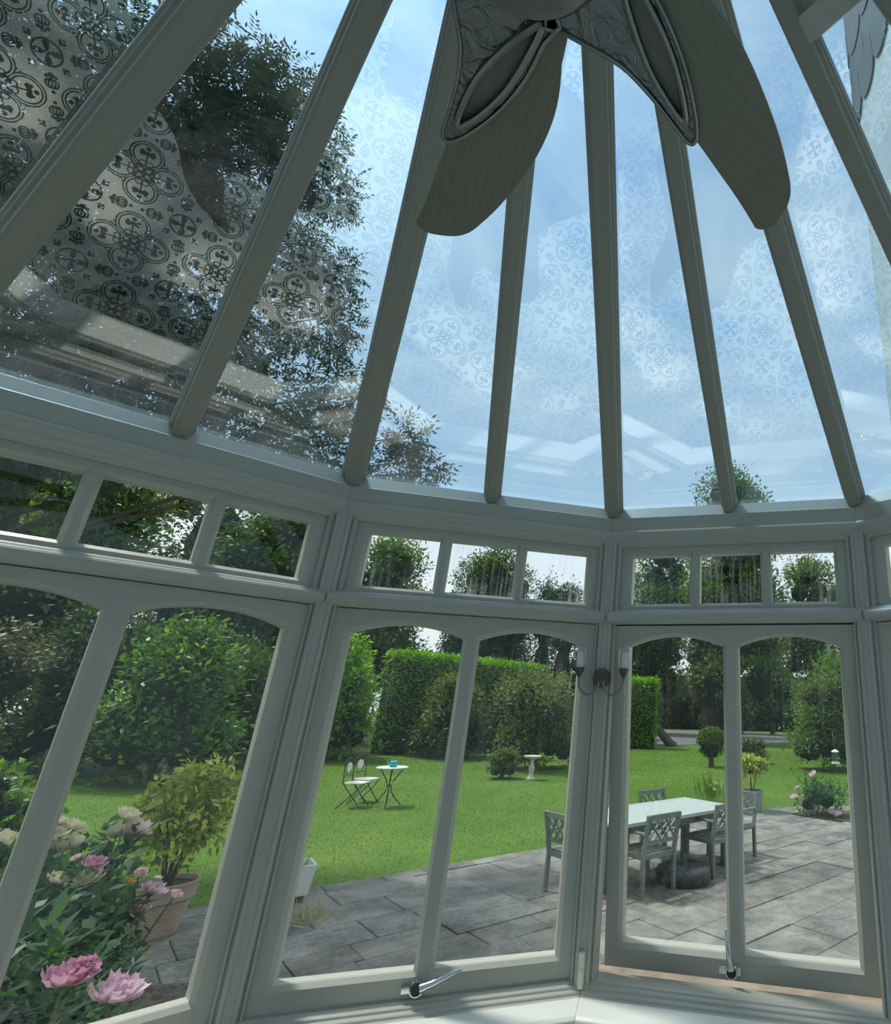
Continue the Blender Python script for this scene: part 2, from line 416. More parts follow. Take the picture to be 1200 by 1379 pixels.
casement_me = fan_me = None
def cockspur(parent, x, z, y, ang, name='handle'):
    """pivoting window handle: base plate, dark boss and lever"""
    mb = MB()
    mb.box(x-.045, x+.03, y-.012, y+.004, z-.012, z+.012)
    mb.cur = 1; mb.tube([(x, y+.002, z), (x, y-.030, z)], .017, 14); mb.cur = 0
    mb.tube([(x, y-.012, z), (x, y-.026, z)], [.024,.021], 16)
    c, s_ = math.cos(ang), math.sin(ang)
    mb.tube([(x+c*.012, y-.03, z+s_*.012), (x+c*.05, y-.036, z+s_*.05), (x+c*.10, y-.034, z+s_*.10), (x+c*.135, y-.032, z+s_*.135)], [.013,.010,.008,.005], 10)
    return mb.build(name, [CHROME, BLACKM], parent, True)
def window(idx, f, streak, open_ang=0.0, latch=None):
    loc, rz = facet_frame(f)
    root = empty_struct('window_%d' % idx, loc, rz)
    mb = MB()
    for a, b in ((.012,.030),(W-.030,W-.012)): mb.box(a, b, -.058, .03, -.93, .72)
    for a, b in ((.030,.036),(W-.036,W-.030)): mb.box(a, b, -.046, .02, -.93, .72)
    for a, b in ((.042,.060),(W-.060,W-.042)): mb.box(a, b, -.040, .05, .325, .72)
    sweep(mb, HEAD); sweep(mb, BOTTOM)
    mb.build('window_frame', FRAME, root, bevel=.003)
    t = MB(); k = len(TRANSOM)
    vs = [(.024, -n, h) for n, h in TRANSOM]+[(W-.024, -n, h) for n, h in TRANSOM]
    t.add(vs, [(i,(i+1)%k,(i+1)%k+k,i+k) for i in range(k)]+[tuple(range(k-1,-1,-1)), tuple(range(k,2*k))])
    t.build('transom', FRAME, root, bevel=.002)
    fl = sash(.060, W-.060, .382, .655, ULIGHTS, -.026, .03).build('fanlight', FRAME, root, bevel=.002)
    for L in ULIGHTS: pane_mesh(L).build('glass_pane', STREAKGLASS if streak else WINGLASS, fl, fix=False)
    zh = .318
    lights = [[(x, z-zh) for x, z in L] for L in LLIGHTS]
    ca = sash(.046, W-.042, -.893-zh, .322-zh, lights, -.030, .034).build('casement', FRAME, root, bevel=.002, loc=(0, 0, zh))
    ca.rotation_euler[0] = open_ang
    for L in lights: pane_mesh(L).build('glass_pane', STREAK2 if streak else WINGLASS, ca, fix=False)
    if latch is not None: cockspur(ca, W/2-.012, -.858-zh, -.030, latch)
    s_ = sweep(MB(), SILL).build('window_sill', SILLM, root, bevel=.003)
    sweep(MB(), LEDGEP).build('brick_ledge', LEDGE, root, bevel=.004)
    return root
BAY = range(-1, 5)
for i, f in enumerate(BAY):
    if f == 2: window(i+1, f, True, -math.radians(0)+math.radians(5.6), math.radians(97))
    elif f == 1: window(i+1, f, True, 0, math.radians(19))
    else: window(i+1, f, False, 0, math.radians(19) if f in (0, 3) else None)
    loc, rz = facet_frame(f)
    w = empty_struct(['wall_left','wall_left_front','wall_front_left','wall_front','wall_front_right','wall_right_front'][i], loc, rz)
    sweep(MB(), WALLIN).build('inner_wall', PLASTER, w)
    sweep(MB(), WALLOUT).build('brickwork', BRICK, w)
    b = sweep(MB(), BASEB).build('baseboard_'+['left','left_front','front_left','front','front_right','right_front'][i], FRAME, None, loc=loc, rotz=rz); struct(b)
# small lock block fixed low on the post beside the opened window
w3 = [o for o in C.objects if o.name == 'window_4'][0]
lk = MB(); lk.box(.006, .026, -.078, -.056, -.905, -.800); lk.box(.010, .022, -.084, -.078, -.86, -.845)
lk.build('window_lock', CREAMPL, w3, bevel=.003)
# corner posts
POST = [(-.05,.05),(.05,.05),(.046,-.040),(.039,-.055),(.033,-.056),(.031,-.050),(.027,-.050),(.025,-.066),(.014,-.069),(.011,-.063),(-.011,-.063),(-.014,-.069),(-.025,-.066),(-.027,-.050),(-.031,-.050),(-.033,-.056),(-.039,-.055),(-.046,-.040)]
for i, c in enumerate(range(-1, 6)):
    p = cor(c); a = PHI+(c-1)*DL
    o = MB().prism(POST, -.93, .722).build('trim_%d' % (i+1), FRAME, None, bevel=.002, loc=(p.x, p.y, CZ), rotz=-a); struct(o)
# ------------------------------------------------------------------ glass roof
roof = empty_struct('ceiling', (0,0,0))
BARP = [(-.040,-.004),(-.040,-.020),(-.034,-.026),(-.034,-.036),(-.026,-.042),(-.026,-.066),(-.018,-.074),(.018,-.074),(.026,-.066),(.026,-.042),(.034,-.036),(.034,-.026),(.040,-.020),(.040,-.004)]
CAPP = [(-.035,.004),(.035,.004),(.028,.022),(-.028,.022)]
def roof_bar(p0, p1, nrm, sc=1.0):
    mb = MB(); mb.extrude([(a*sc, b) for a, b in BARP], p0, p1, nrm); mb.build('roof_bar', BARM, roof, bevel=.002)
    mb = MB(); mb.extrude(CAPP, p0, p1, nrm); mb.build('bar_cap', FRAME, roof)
def eave(f, t, up=0):
    a, b = cor(f), cor(f+1); p = a+(b-a)*t; return Vector((p.x, p.y, ZE+up))
for f in BAY:
    a, b = eave(f, 0), eave(f, 1); m = eave(f, .5)
    n = (b-a).cross(AP-a).normalized()
    if n.z < 0: n = -n
    ex = lambda p: p+(p-AP)*.02
    for u, v in ((a, m), (m, b)):
        MB().add([ex(u), ex(v), AP], [(0,1,2)]).build('glass_pane', ROOFGLASS, roof, fix=False)
    d = (AP-m).normalized()
    roof_bar(m-d*.03, AP-d*.06, n, .88)
    sweep(MB(), EAVES).build('eaves_beam', FRAME, roof, bevel=.002, loc=(cor(f).x, cor(f).y, CZ), rotz=facet_frame(f)[1])
for c in range(-1, 6):
    p = cor(c); p.z = ZE; d = (AP-p).normalized()
    sd = Vector((p.y-CY, CX-p.x, 0)).normalized(); n = sd.cross(d)
    if n.z < 0: n = -n
    roof_bar(p-d*.03, AP-d*.06, n, 1.05)
# boss where the bars meet, and the ridge running back to the house
BACKY = -1.05
MB().lathe([(.02,-.20),(.10,-.17),(.17,-.10),(.19,-.04),(.16,.02),(.02,.05)], 24, AP).build('roof_boss', FRAME, roof, True)
rb = Vector((AP.x, BACKY, AP.z))
MB().extrude([(-.05,-.09),(.05,-.09),(.05,.03),(-.05,.03)], AP, rb).build('ridge_beam', FRAME, roof)
L0, R0 = cor(-1), cor(5)
lA, lB = Vector((L0.x, L0.y, ZE)), Vector((L0.x, BACKY, ZE)); rA, rB = Vector((R0.x, R0.y, ZE)), Vector((R0.x, BACKY, ZE))
MB().add([lA, lB, rb, AP], [(0,1,2),(0,2,3)]).build('glass_pane', ROOFGLASS, roof, fix=False)
MB().add([rA, rB, rb, AP], [(0,1,2),(0,2,3)]).build('glass_pane', ROOFGLASS, roof, fix=False)
# boarded panel and its rail high on the right side, against the house
b0 = eave(3, .5); b4 = eave(4, 0); e = (b4-b0)
def onroof(t, s_): return b0+(AP-b0)*t+e*(1-t)*s_
n3 = e.cross(AP-b0).normalized(); n3 = n3 if n3.z > 0 else -n3
MB().extrude([(-.03,-.07),(.03,-.07),(.03,-.008),(-.03,-.008)], onroof(.625,.0), onroof(.625,1), n3).build('roof_rail', FRAME, roof, bevel=.003)
pn = [onroof(.635,.03), onroof(.635,.97), onroof(.95,.95), onroof(.95,.05)]
MB().add([p-n3*.012 for p in pn]+[p-n3*.03 for p in pn], [(0,1,2,3),(7,6,5,4),(0,4,5,1),(1,5,6,2),(2,6,7,3),(3,7,4,0)]).build('boarded_panel', FRAME, roof)
# floor, side walls and the house wall behind
pl = [cor(c, R+.05) for c in range(-1, 6)]
mb = MB(); poly = [(p.x, p.y) for p in pl]+[(R0.x+.05, BACKY), (L0.x-.05, BACKY)]
mb.prism(poly[::-1], FLOOR-.1, FLOOR); struct(mb.build('floor', FLOORM))
struct(MB().box(L0.x-.14, L0.x+.04, BACKY, L0.y-.02, FLOOR, ZE).build('wall_left_rear', PLASTER))
struct(MB().box(R0.x-.04, R0.x+.14, BACKY, R0.y-.02, FLOOR, ZE).build('wall_right_rear', PLASTER))
struct(MB().box(-6.5, 6.0, BACKY-.4, BACKY, 0, 8.6).build('wall_back', RENDER))
# ------------------------------------------------------------------ house wing seen through the roof on the right
hs = thing('house', 'white rendered house wing with dark scalloped hung slates, seen through the roof glass at right', 'house', (2.3, .75, 0))
mb = MB(); LY = 4.8
mb.box(0, 3.6, 0, LY, 0, 10.1); mb.build('rendered_wall', RENDER, hs)
mb = MB(); mb.prism([(0,10.1),(0,14)], 0, 1) if False else None
mb.box(.02, 3.6, 0, LY, 10.1, 14.0); mb.build('upper_storey', SLATE, hs)
for r in range(9):
    mb = MB(); z = 13.5-r*.42; off = .25 if r % 2 else 0
    for k in range(-1, int(LY/.5)+1):
        y0 = max(0, k*.5+off); y1 = min(LY, k*.5+off+.49); yc = k*.5+off+.245
        if y1 <= y0: continue
        pts = []
        for q in range(9):
            a = PI*q/8; y = yc-.245*math.cos(a); pts.append((min(max(y, y0), y1), z-.16-.26*math.sin(a)))
        top = [(y1, z+.3), (y0, z+.3)]; P = pts+top; k2 = len(P); x = -.012-.008*(r % 3)
        mb.add([(x, y, zz) for y, zz in P]+[(x+.03, y, zz) for y, zz in P], [tuple(range(k2-1,-1,-1)), tuple(range(k2, 2*k2))]+[(i,(i+1)%k2,(i+1)%k2+k2,i+k2) for i in range(k2)])
    mb.build('slate_row', SLATE, hs)
MB().prism([(-.14,-.14),(3.7,-.14),(3.7,LY+.2),(-.14,LY+.2)], 14.0, 14.2).build('eaves_board', FRAME, hs)
# ------------------------------------------------------------------ ceiling fan
fan = thing('ceiling_fan', 'five-bladed ceiling fan with grey wood blades and embossed metal brackets under the glass roof', 'fan', (-.22, .41, CZ+.95))
MB().tube([(0,0,.16),(-.012,-.041,1.0)], .016, 12).build('downrod', NICKEL, fan, True)
MB().lathe([(.0,.20),(.05,.20),(.09,.17),(.135,.12),(.14,.05),(.12,.01),(.115,-.012)], 32).build('motor_housing', NICKEL, fan, True)
MB().lathe([(.118,.0),(.118,-.014),(.108,-.03),(.09,-.034),(.075,-.042),(.03,-.05),(.001,-.052)], 32).build('hub_cap', NICKEL, fan, True)
OUT = [(.10,-.088),(.15,-.106),(.20,-.119),(.25,-.124),(.32,-.121),(.40,-.107),(.47,-.09),(.53,-.07),(.57,-.053),(.596,-.03),(.612,0),(.618,.022),(.612,.04),(.600,.048),(.585,.046),(.52,.037),(.44,.03),(.38,.025),(.30,.02),(.20,.02),(.13,.02)]
BRK = [(.085,-.074),(.13,-.072),(.20,-.062),(.27,-.040),(.33,-.010),(.36,.010),(.372,.024),(.366,.033),(.34,.034),(.30,.031),(.25,.030),(.205,.034),(.165,.048),(.12,.066),(.09,.074)]
HOLE = [(.105,-.062),(.150,-.058),(.215,-.045),(.27,-.025),(.325,.005),(.326,.016),(.285,.013),(.23,.002),(.17,-.022),(.125,-.046)]
def smooth_loop(pts, k=3):
    out = []; n = len(pts)
    for i in range(n):
        p0, p1, p2, p3 = (Vector(pts[(i+j) % n]) for j in (-1, 0, 1, 2))
        for q in range(k):
            t = q/k
            out.append(tuple(.5*((2*p1)+(p2-p0)*t+(2*p0-5*p1+4*p2-p3)*t*t+(3*p1-p0-3*p2+p3)*t**3)))
    return out
def fan_blade(ang):
    o = MB().prism(smooth_loop(OUT), -.004, .004)
    b = o.build('blade', BLADE, fan, bevel=.0015); b.rotation_euler[2] = ang
    # bracket: embossed plate with a raised oval rim round an opening
    import bmesh
    outl, hole = smooth_loop(BRK), smooth_loop(HOLE)
    bm = bmesh.new(); eds = []
    for lp in (outl, hole):
        vs = [bm.verts.new((x, y, -.010)) for x, y in lp]
        eds += [bm.edges.new((vs[i], vs[(i+1) % len(vs)])) for i in range(len(vs))]
    bmesh.ops.triangle_fill(bm, edges=eds, use_beauty=True, use_dissolve=False)
    g = bmesh.ops.extrude_face_region(bm, geom=bm.faces[:])
    for v in g['geom']:
        if isinstance(v, bmesh.types.BMVert): v.co.z += .005
    bmesh.ops.recalc_face_normals(bm, faces=bm.faces)
    me = bpy.data.meshes.new('blade_bracket'); bm.to_mesh(me); bm.free(); me.materials.append(BRACKET)
    br = link('blade_bracket', me, b)
    rim = MB(); rim.tube([(x, y, -.013) for x, y in hole+hole[:1]], .006, 8, False)
    rim.tube([(x, y, -.011) for x, y in outl+outl[:1]], .004, 8, False)
    rim.build('bracket_rim', NICKEL, b, True)
fan_blade(math.radians(121.2))
for k in range(1, 5): fan_blade(math.radians(121.2-72*k))
# ------------------------------------------------------------------ wall light on the post
p = cor(2, R-.069/math.cos(0)); a2 = PHI+DL
wl = thing('wall_light', 'twin-arm brushed metal wall light with clear glass shades fixed to the white post', 'wall light', (p.x, p.y, CZ+.108), -a2)
MB().lathe([(.038,0),(.038,.010),(.030,.018),(.026,.020)], 28).build('back_plate', STEEL, wl, True)
wl.children[0].rotation_euler[0] = PI/2
MB().lathe([(.02,0),(.02,.030),(.014,.036),(.002,.037)], 20).build('boss', STEEL, wl, True).rotation_euler[0] = PI/2
for s_ in (-1, 1):
    arm = MB(); path = []
    for q in range(13):
        t = q/12; a = PI*t
        path.append((s_*(.008+.040*(1-math.cos(a))), -.030-.012*math.sin(a), -.010-.055*math.sin(a)))
    path = [(s_*.008,-.03,.01)]+path+[(s_*.088,-.03,.004)]
    am = arm.tube(path, .0045, 8).build('arm', NICKEL, wl, True)
    MB().lathe([(.004,0),(.008,.006),(.015,.022),(.020,.036),(.020,.038),(.001,.038)], 18, (s_*.088,-.03,.0)).build('lamp_cup', STEEL, am, True)
    MB().lathe([(.013,.036),(.013,.098),(.003,.10)], 14, (s_*.088,-.03,0)).build('candle_tube', IVORY, am, True)
    MB().lathe([(.018,.036),(.0245,.05),(.0265,.07),(.0262,.09),(.024,.118)], 20, (s_*.088,-.03,0), False).build('glass_shade', SHADEGL, am, True, fix=False)
# ------------------------------------------------------------------ dark hide on the floor, met with only in the roof's reflections
pts = smooth_loop([(.35,.3),(.1,.38),(-.2,.5),(-.27,.72),(-.30,.92),(-.42,1.02),(-.56,.84),(-.72,.72),(-.84,.86),(-.92,1.02),(-.97,.76),(-.88,.5),(-.90,.28),(-1.02,.0),(-1.0,-.25),(-.6,-.62),(-.2,-.5),(.15,-.58),(.45,-.15)][::-1], 4)
tag(MB().prism(pts, FLOOR, FLOOR+.015).build('hide_rug', RUGM), 'dark irregular hide rug on the patterned tiled floor, seen mirrored in the roof glass', 'rug')
# ------------------------------------------------------------------ ground
def flat(name, poly, z, m, t=.05):
    return struct(MB().prism(poly, z-t, z).build(name, m))
flat('lawn', [(-60,-8),(60,-8),(60,120),(-60,120)], -.045, LAWN, .2)
PATIO = [(-6.4,5.35),(2.25,14.0),(4.6,14.6),(9,11),(9,-1),(-6.4,-1)]
base = flat('patio_bed', PATIO, -.02, JOINT, .05)
def inside(x, y, poly):
    c = False; j = len(poly)-1
    for i in range(len(poly)):
        xi, yi = poly[i]; xj, yj = poly[j]
        if (yi > y) != (yj > y) and x < (xj-xi)*(y-yi)/(yj-yi)+xi: c = not c
        j = i
    return c
def clip(poly, a, b):
    """keep the part of poly left of a->b"""
    out = []; k = len(poly)
    side = lambda p: (b[0]-a[0])*(p[1]-a[1])-(b[1]-a[1])*(p[0]-a[0])
    for i in range(k):
        p, q = poly[i], poly[(i+1) % k]; sp, sq = side(p), side(q)
        if sp >= 0: out.append(p)
        if (sp >= 0) != (sq >= 0):
            t = sp/(sp-sq); out.append((p[0]+(q[0]-p[0])*t, p[1]+(q[1]-p[1])*t))
    return out
mb = MB(); ux, uy = math.cos(math.radians(46)), math.sin(math.radians(46))
cwP = [PATIO[i] for i in (5,4,3,2,1,0)]          # counter-clockwise
row = -9.0; BED = [(2.45,13.2),(3.46,12.35),(4.3,13.2),(3.2,14.1)]
hull = [(p.x, p.y) for p in (cor(c, R+.27) for c in range(-1, 6))]+[(R0.x+.3,-1),(L0.x-.3,-1)]
while row < 9.5:
    rw = random.choice([.42,.58,.58,.72]); s0 = -6+random.uniform(0, .6)
    while s0 < 18:
        L = random.choice([.5,.66,.82,1.0]); g = .0055
        q = [(s0+g, row+g), (s0+L-g, row+g), (s0+L-g, row+rw-g), (s0+g, row+rw-g)]
        P = [(a*ux+b*-uy, a*uy+b*ux) for a, b in q]
        for i in range(6):
            P = clip(P, cwP[i], cwP[(i+1) % 6])
            if len(P) < 3: break
        if len(P) >= 3:
            cx = sum(p_[0] for p_ in P)/len(P); cy = sum(p_[1] for p_ in P)/len(P)
            if not inside(cx, cy, BED) and not inside(cx, cy, hull):
                z = random.uniform(-.006, .006); k = len(P)
                ins = [(cx+(x-cx)*.985, cy+(y-cy)*.985) for x, y in P]
                mb.add([(x,y,-.03) for x,y in P]+[(x,y,z-.006) for x,y in P]+[(x,y,z) for x,y in ins],
                       [(i,(i+1)%k,(i+1)%k+k,i+k) for i in range(k)]+[(i+k,(i+1)%k+k,(i+1)%k+2*k,i+2*k) for i in range(k)]+[tuple(range(2*k,3*k))])
        s0 += L
    row += rw
struct(mb.build('patio', SLAB))
flat('flower_bed', BED, .012, SOIL, .03)
flat('border_bed', [(-4.3,5.0),(-2.3,2.4),(-1.9,2.5),(-2.0,3.0),(-3.3,5.2)], .03, SOIL, .05)
flat('driveway', [(-5.5,36.5),(-1.9,33.6),(2.6,39.2),(16,42),(16,58),(-5.5,60)], -.01, ROADM)
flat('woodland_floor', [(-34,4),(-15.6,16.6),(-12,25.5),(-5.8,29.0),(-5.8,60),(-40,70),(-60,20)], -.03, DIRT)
# ------------------------------------------------------------------ leaves
def leaf_arrays(P, D, Nn, L, Wd, bend=.15):
    """one folded pointed leaf (two triangles each side) per point, growing along D"""
    n = len(P); L = np.broadcast_to(L, n)[:, None]; Wd = np.broadcast_to(Wd, n)[:, None]
    D = D/np.linalg.norm(D, axis=1, keepdims=True)
    Sd = np.cross(D, Nn); Sd /= np.linalg.norm(Sd, axis=1, keepdims=True)+1e-9
    U = np.cross(Sd, D)
    a = P; b = P+D*L*.45+Sd*Wd*.5-U*L*bend*.3; c = P+D*L-U*L*bend; d = P+D*L*.45-Sd*Wd*.5-U*L*bend*.3
    V = np.stack([a, b, c, d], 1).reshape(-1, 3); return V
def quads_mesh(name, V, mats, core=None):
    n = len(V)//4; me = bpy.data.meshes.new(name)
    cv = np.array(core.v, float) if core else np.zeros((0, 3)); cf = core.f if core else []
    allv = np.concatenate([V, cv]); me.vertices.add(len(allv)); me.vertices.foreach_set('co', allv.astype(np.float32).ravel())
    loops = np.concatenate([np.arange(4*n)]+[np.array(f)+4*n for f in cf]).astype(np.int32)
    tot = np.concatenate([np.full(n, 4), np.array([len(f) for f in cf], int)]).astype(np.int32)
    st = np.concatenate([[0], np.cumsum(tot)[:-1]]).astype(np.int32)
    me.loops.add(len(loops)); me.loops.foreach_set('vertex_index', loops)
    me.polygons.add(len(tot)); me.polygons.foreach_set('loop_start', st); me.polygons.foreach_set('loop_total', tot)
    for m in mats: me.materials.append(m)
    mi = np.zeros(len(tot), np.int32); mi[n:] = 1 if len(mats) > 1 else 0
    me.polygons.foreach_set('material_index', mi); me.update(calc_edges=True); return me
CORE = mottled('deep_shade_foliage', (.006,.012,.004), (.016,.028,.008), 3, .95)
def unit(n):
    d = rng.normal(size=(n, 3)); return d/np.linalg.norm(d, axis=1, keepdims=True)
def clump_leaves(clumps, n, L, ar, sub=20, spread=.36, up=.25, droop=0, out=.8, bend=.2, lo=.70):
    """leaves gathered in sprays over the outside of a set of ellipsoids"""
    w = np.array([c[3]*c[4]+c[3]*c[5]+c[4]*c[5] if len(c) > 4 else 3*c[3]**2 for c in clumps]); w = w/w.sum()
    Vs = []
    for c, k in zip(clumps, np.maximum(1, (w*n).astype(int))):
        r = np.array(c[3:6] if len(c) > 4 else [c[3]]*3); o = np.array(c[:3])
        ns = max(6, int(sub*max(1, k/300))); sd = unit(ns); sd[:, 2] = np.where(rng.random(ns) < .75, np.abs(sd[:, 2]), sd[:, 2])
        sc = o+sd*r*rng.uniform(lo, 1.0, (ns, 1)); i = rng.integers(0, ns, k)
        P = sc[i]+rng.normal(size=(k, 3))*r*spread/ max(1, (ns/14)**.5)
        P[:, 2] = np.maximum(P[:, 2], .03)
        d = sd[i]*out+unit(k)*.9; d[:, 2] += up-droop
        nn = unit(k)*.6+np.array([0, 0, 1.0])
        Vs.append(leaf_arrays(P, d, nn, L*rng.uniform(.6, 1.25, k), L*ar*rng.uniform(.75, 1.2, k), bend))
    return np.concatenate(Vs)
def crown_clumps(x, y, z0, w, h, k, seed):
    """a broad rounded tree crown"""
    r_ = random.Random(seed); H = h-z0
    out = [(x, y, z0+H*.36, w*.66, w*.66, H*.36), (x, y, z0+H*.64, w*.56, w*.56, H*.32)]
    for i in range(k):
        a = r_.uniform(0, 2*PI); q = r_.uniform(.45, 1); zz = r_.uniform(.12, .88)
        f = math.sqrt(max(.12, 1-abs(2*(zz-.42))**3)); s_ = r_.uniform(.30, .44)
        out.append((x+w*.62*f*q*math.cos(a), y+w*.62*f*q*math.sin(a), z0+H*zz, w*s_, w*s_, min(w*s_, H*.16)))
    return out
def rel(clumps, o): return [(c[0]-o[0], c[1]-o[1], c[2]-o[2], *c[3:]) for c in clumps]
def plant(name, label, cat, loc, clumps, n, L, ar, mtl, group=None, core=.72, stems=None, stem_name='stem', stem_mat=None, **kw):
    """clumps in world space; leaves as one part, woody parts as another"""
    t = thing(name, label, cat, loc, 0, group); cl = rel(clumps, loc)
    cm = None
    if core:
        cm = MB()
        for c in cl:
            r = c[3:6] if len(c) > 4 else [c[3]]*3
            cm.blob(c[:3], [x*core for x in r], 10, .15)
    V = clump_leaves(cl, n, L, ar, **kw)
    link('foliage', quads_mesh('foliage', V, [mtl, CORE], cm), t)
    if stems:
        mb = MB()
        for path, r in stems: mb.tube([(p_[0]-loc[0], p_[1]-loc[1], p_[2]-loc[2]) for p_ in path], r, 8)
        mb.build(stem_name, stem_mat or BARK, t, True)
    return t
def auto_clumps(x, y, z0, rx, ry, h, k, seed):
    """k lobes filling a mound of the given half-widths and height"""
    r_ = random.Random(seed); out = [(x, y, z0+h*.5, rx*.70, ry*.70, h*.5)]
    if z0 < .35:
        for i in range(6):
            a = PI/3*i+r_.random(); out.append((x+rx*.55*math.cos(a), y+ry*.55*math.sin(a), z0+h*.20, rx*.36, ry*.36, h*.2))
    for i in range(k):
        a = r_.uniform(0, 2*PI); q = r_.uniform(.25, 1); zz = r_.uniform(.2, .85)
        f = math.sqrt(max(.1, 1-(2*abs(zz-.42))**2.2)); s_ = r_.uniform(.28, .42)
        out.append((x+rx*.75*f*q*math.cos(a), y+ry*.75*f*q*math.sin(a), z0+h*zz, rx*s_, ry*s_, h*s_*.55))
    return out
M_ASH = leafmat('ash_leaf', [(.025,.045,.014),(.045,.075,.022),(.075,.11,.038)], .45, .3)
M_DARK = leafmat('dark_tree_leaf', [(0.027,0.060,0.015),(0.060,0.117,0.027),(0.128,0.203,0.048)], .5, .3, patch=.5)
M_BRIGHT = leafmat('bright_green_leaf', [(0.023,0.057,0.009),(0.069,0.161,0.017),(0.253,0.437,0.046)], .4, .4, patch=.9)
M_LIME = leafmat('lime_leaf', [(0.055,0.132,0.013),(0.176,0.341,0.028),(0.396,0.594,0.066)], .4, .45, patch=.6)
M_HEDGE = leafmat('hedge_leaf', [(.06,.16,.01),(.15,.33,.015),(.32,.56,.03)], .4, .45, patch=1.2)
M_OLIVE = leafmat('olive_leaf', [(0.036,0.060,0.014),(0.102,0.138,0.029),(0.276,0.288,0.072)], .5, .35, patch=.8)
M_COPPER = leafmat('copper_leaf', [(0.025,0.030,0.015),(0.069,0.068,0.035),(0.200,0.175,0.100)], .5, .3, patch=.8)
M_GOLD = leafmat('variegated_gold_leaf', [(.10,.15,.018),(.32,.37,.06),(.72,.72,.24)], .35, .4, patch=5)
M_TREE = leafmat('mid_tree_leaf', [(0.041,0.081,0.020),(0.095,0.169,0.034),(0.216,0.311,0.074)], .5, .35, patch=.4)
M_PEONY = leafmat('peony_leaf', [(0.023,0.069,0.025),(0.046,0.115,0.040),(0.103,0.196,0.069)], .4, .3, patch=4)
M_CONIFER = leafmat('conifer_leaf', [(0.015,0.039,0.018),(0.033,0.075,0.030),(0.068,0.128,0.051)], .6, .2, patch=.6)
# ------------------------------------------------------------------ grass on the lawn
n = 150000
r = 5.5+ (34-5.5)*rng.random(n)**1.15; az = np.radians(rng.uniform(-58, 26, n))
P = np.stack([r*np.sin(az), r*np.cos(az), np.full(n, -.045)], 1)
keep = ~((P[:, 1] < P[:, 0]+11.85) & (P[:, 0] < 2.3)) & ~((P[:, 0] >= 2.25) & (P[:, 1] < 14.75)) & ~((P[:,0] > -5.5) & (P[:,1] > 33.2))
keep &= ~((P[:, 0] < -11) & (P[:, 1]*1.2 - P[:, 0]*.9 > 40))
for gx, gy, gr in [(-10.6,8.4,.5),(-16,12,2),(-13.6,15.9,1.8),(-17.2,16.9,1.7),(-14.8,19.6,1.7),(-16.9,22.6,1.1),(-9.3,8.3,.8),(-13.3,22.9,1.5),(-10,25.6,1.8),(-7.3,24.9,1.3),(-5,21.5,1.7),(-5.3,18.45,.45),(6,23.4,1.9),(7.6,27.6,1.9),(3.1,25.4,.8),(-23,12.6,3.2),(-20.8,19.4,3.2),(-19.2,26.2,3.2),(1.3,23.5,.12),(-12.8,25.5,.9),(-12,27,.9),(-11.2,28.4,.9),(-10.4,29.8,.9),(-9.6,31.2,.9),(-8.8,32.6,.9),(-3.9,36.8,1.6)]:
    keep &= (P[:, 0]-gx)**2+(P[:, 1]-gy)**2 > gr*gr
P = P[keep]; n = len(P)
D = unit(n)*1.0+np.array([0, 0, 1.0]); hgt = rng.uniform(.015, .04, n)*(.8+P[:, 1]/40)
V = leaf_arrays(P, D, unit(n), hgt, .003+.0006*np.hypot(P[:, 0], P[:, 1]), .1)
o = link('grass', quads_mesh('grass', V, [BLADES])); tag(o, 'short green mown grass covering the lawn', 'grass', kind='stuff')
# tufts along the edge between lawn and paving
# ------------------------------------------------------------------ the tall ash at left, over the roof
ASH = [[-9.83,6.89,12.46,2.2],[-8.69,7.54,13.1,.8],[-8.39,7.87,14.1,.45],[-7.68,7.88,12.3,.8],[-7.15,8.36,11.62,.5],[-8.89,8.06,11.51,1.3],[-9.7,7.06,10.11,2.2],[-10.34,6.09,10.95,2.1],[-7.85,8.4,10.24,.9],[-6.88,8.58,8.7,.7],[-8.81,8.14,8.77,1.7],[-9.58,7.23,7.69,2.1],[-5.97,8.64,7.18,.5],[-6.26,8.43,6.19,.6],[-5.07,9.2,6.62,.28],[-5.29,9.07,6.03,.4],[-7.68,8.56,6.94,1.2],[-8.96,7.99,6.57,1.7],[-9.7,7.06,6.24,1.9],[-6.9,8.56,9.71,.5],[-4.7,9.41,6.05,.22],[-11.2,5.0,9.0,2.3],[-11.4,4.6,12.2,2.0]]
base = (-10.6, 8.4, 0.0)
t = thing('ash_tree', 'tall ash tree with feathery leaves reaching over the glass roof at left', 'tree', base)
Vs = []
for c in ASH:
    o_ = np.array(c[:3])-np.array(base); r0 = c[3]; ns = int(420*r0**1.7)+30
    sd = unit(ns); ctr = o_+sd*r0*rng.uniform(.35, 1.0, (ns, 1))
    ax = sd*.8+unit(ns)*.6; ax[:, 2] -= .35; ax /= np.linalg.norm(ax, axis=1, keepdims=True)
    sl = np.cross(ax, unit(ns)); sl /= np.linalg.norm(sl, axis=1, keepdims=True)
    for k in range(9):
        f = (k//2)/4 if k < 8 else 1.05; sgn = (1 if k % 2 else -1) if k < 8 else 0
        Pk = ctr+ax*(.06+.26*f); Dk = ax*(.7 if sgn else 1)+sl*sgn*.9
        Vs.append(leaf_arrays(Pk, Dk, unit(ns)*.5+np.array([0,0,1.]), .115*rng.uniform(.8, 1.25, ns), .042, .25))
link('foliage', quads_mesh('foliage', np.concatenate(Vs), [M_ASH]), t)
mb = MB(); b_ = Vector(base)
mb.tube([(0,0,-.05),(.1,-.1,2.5),(.35,-.5,5.0),(.5,-.8,8.5),(.6,-1.0,12.0)], [.32,.27,.22,.14,.05], 12)
mb.build('trunk', BARK, t, True)
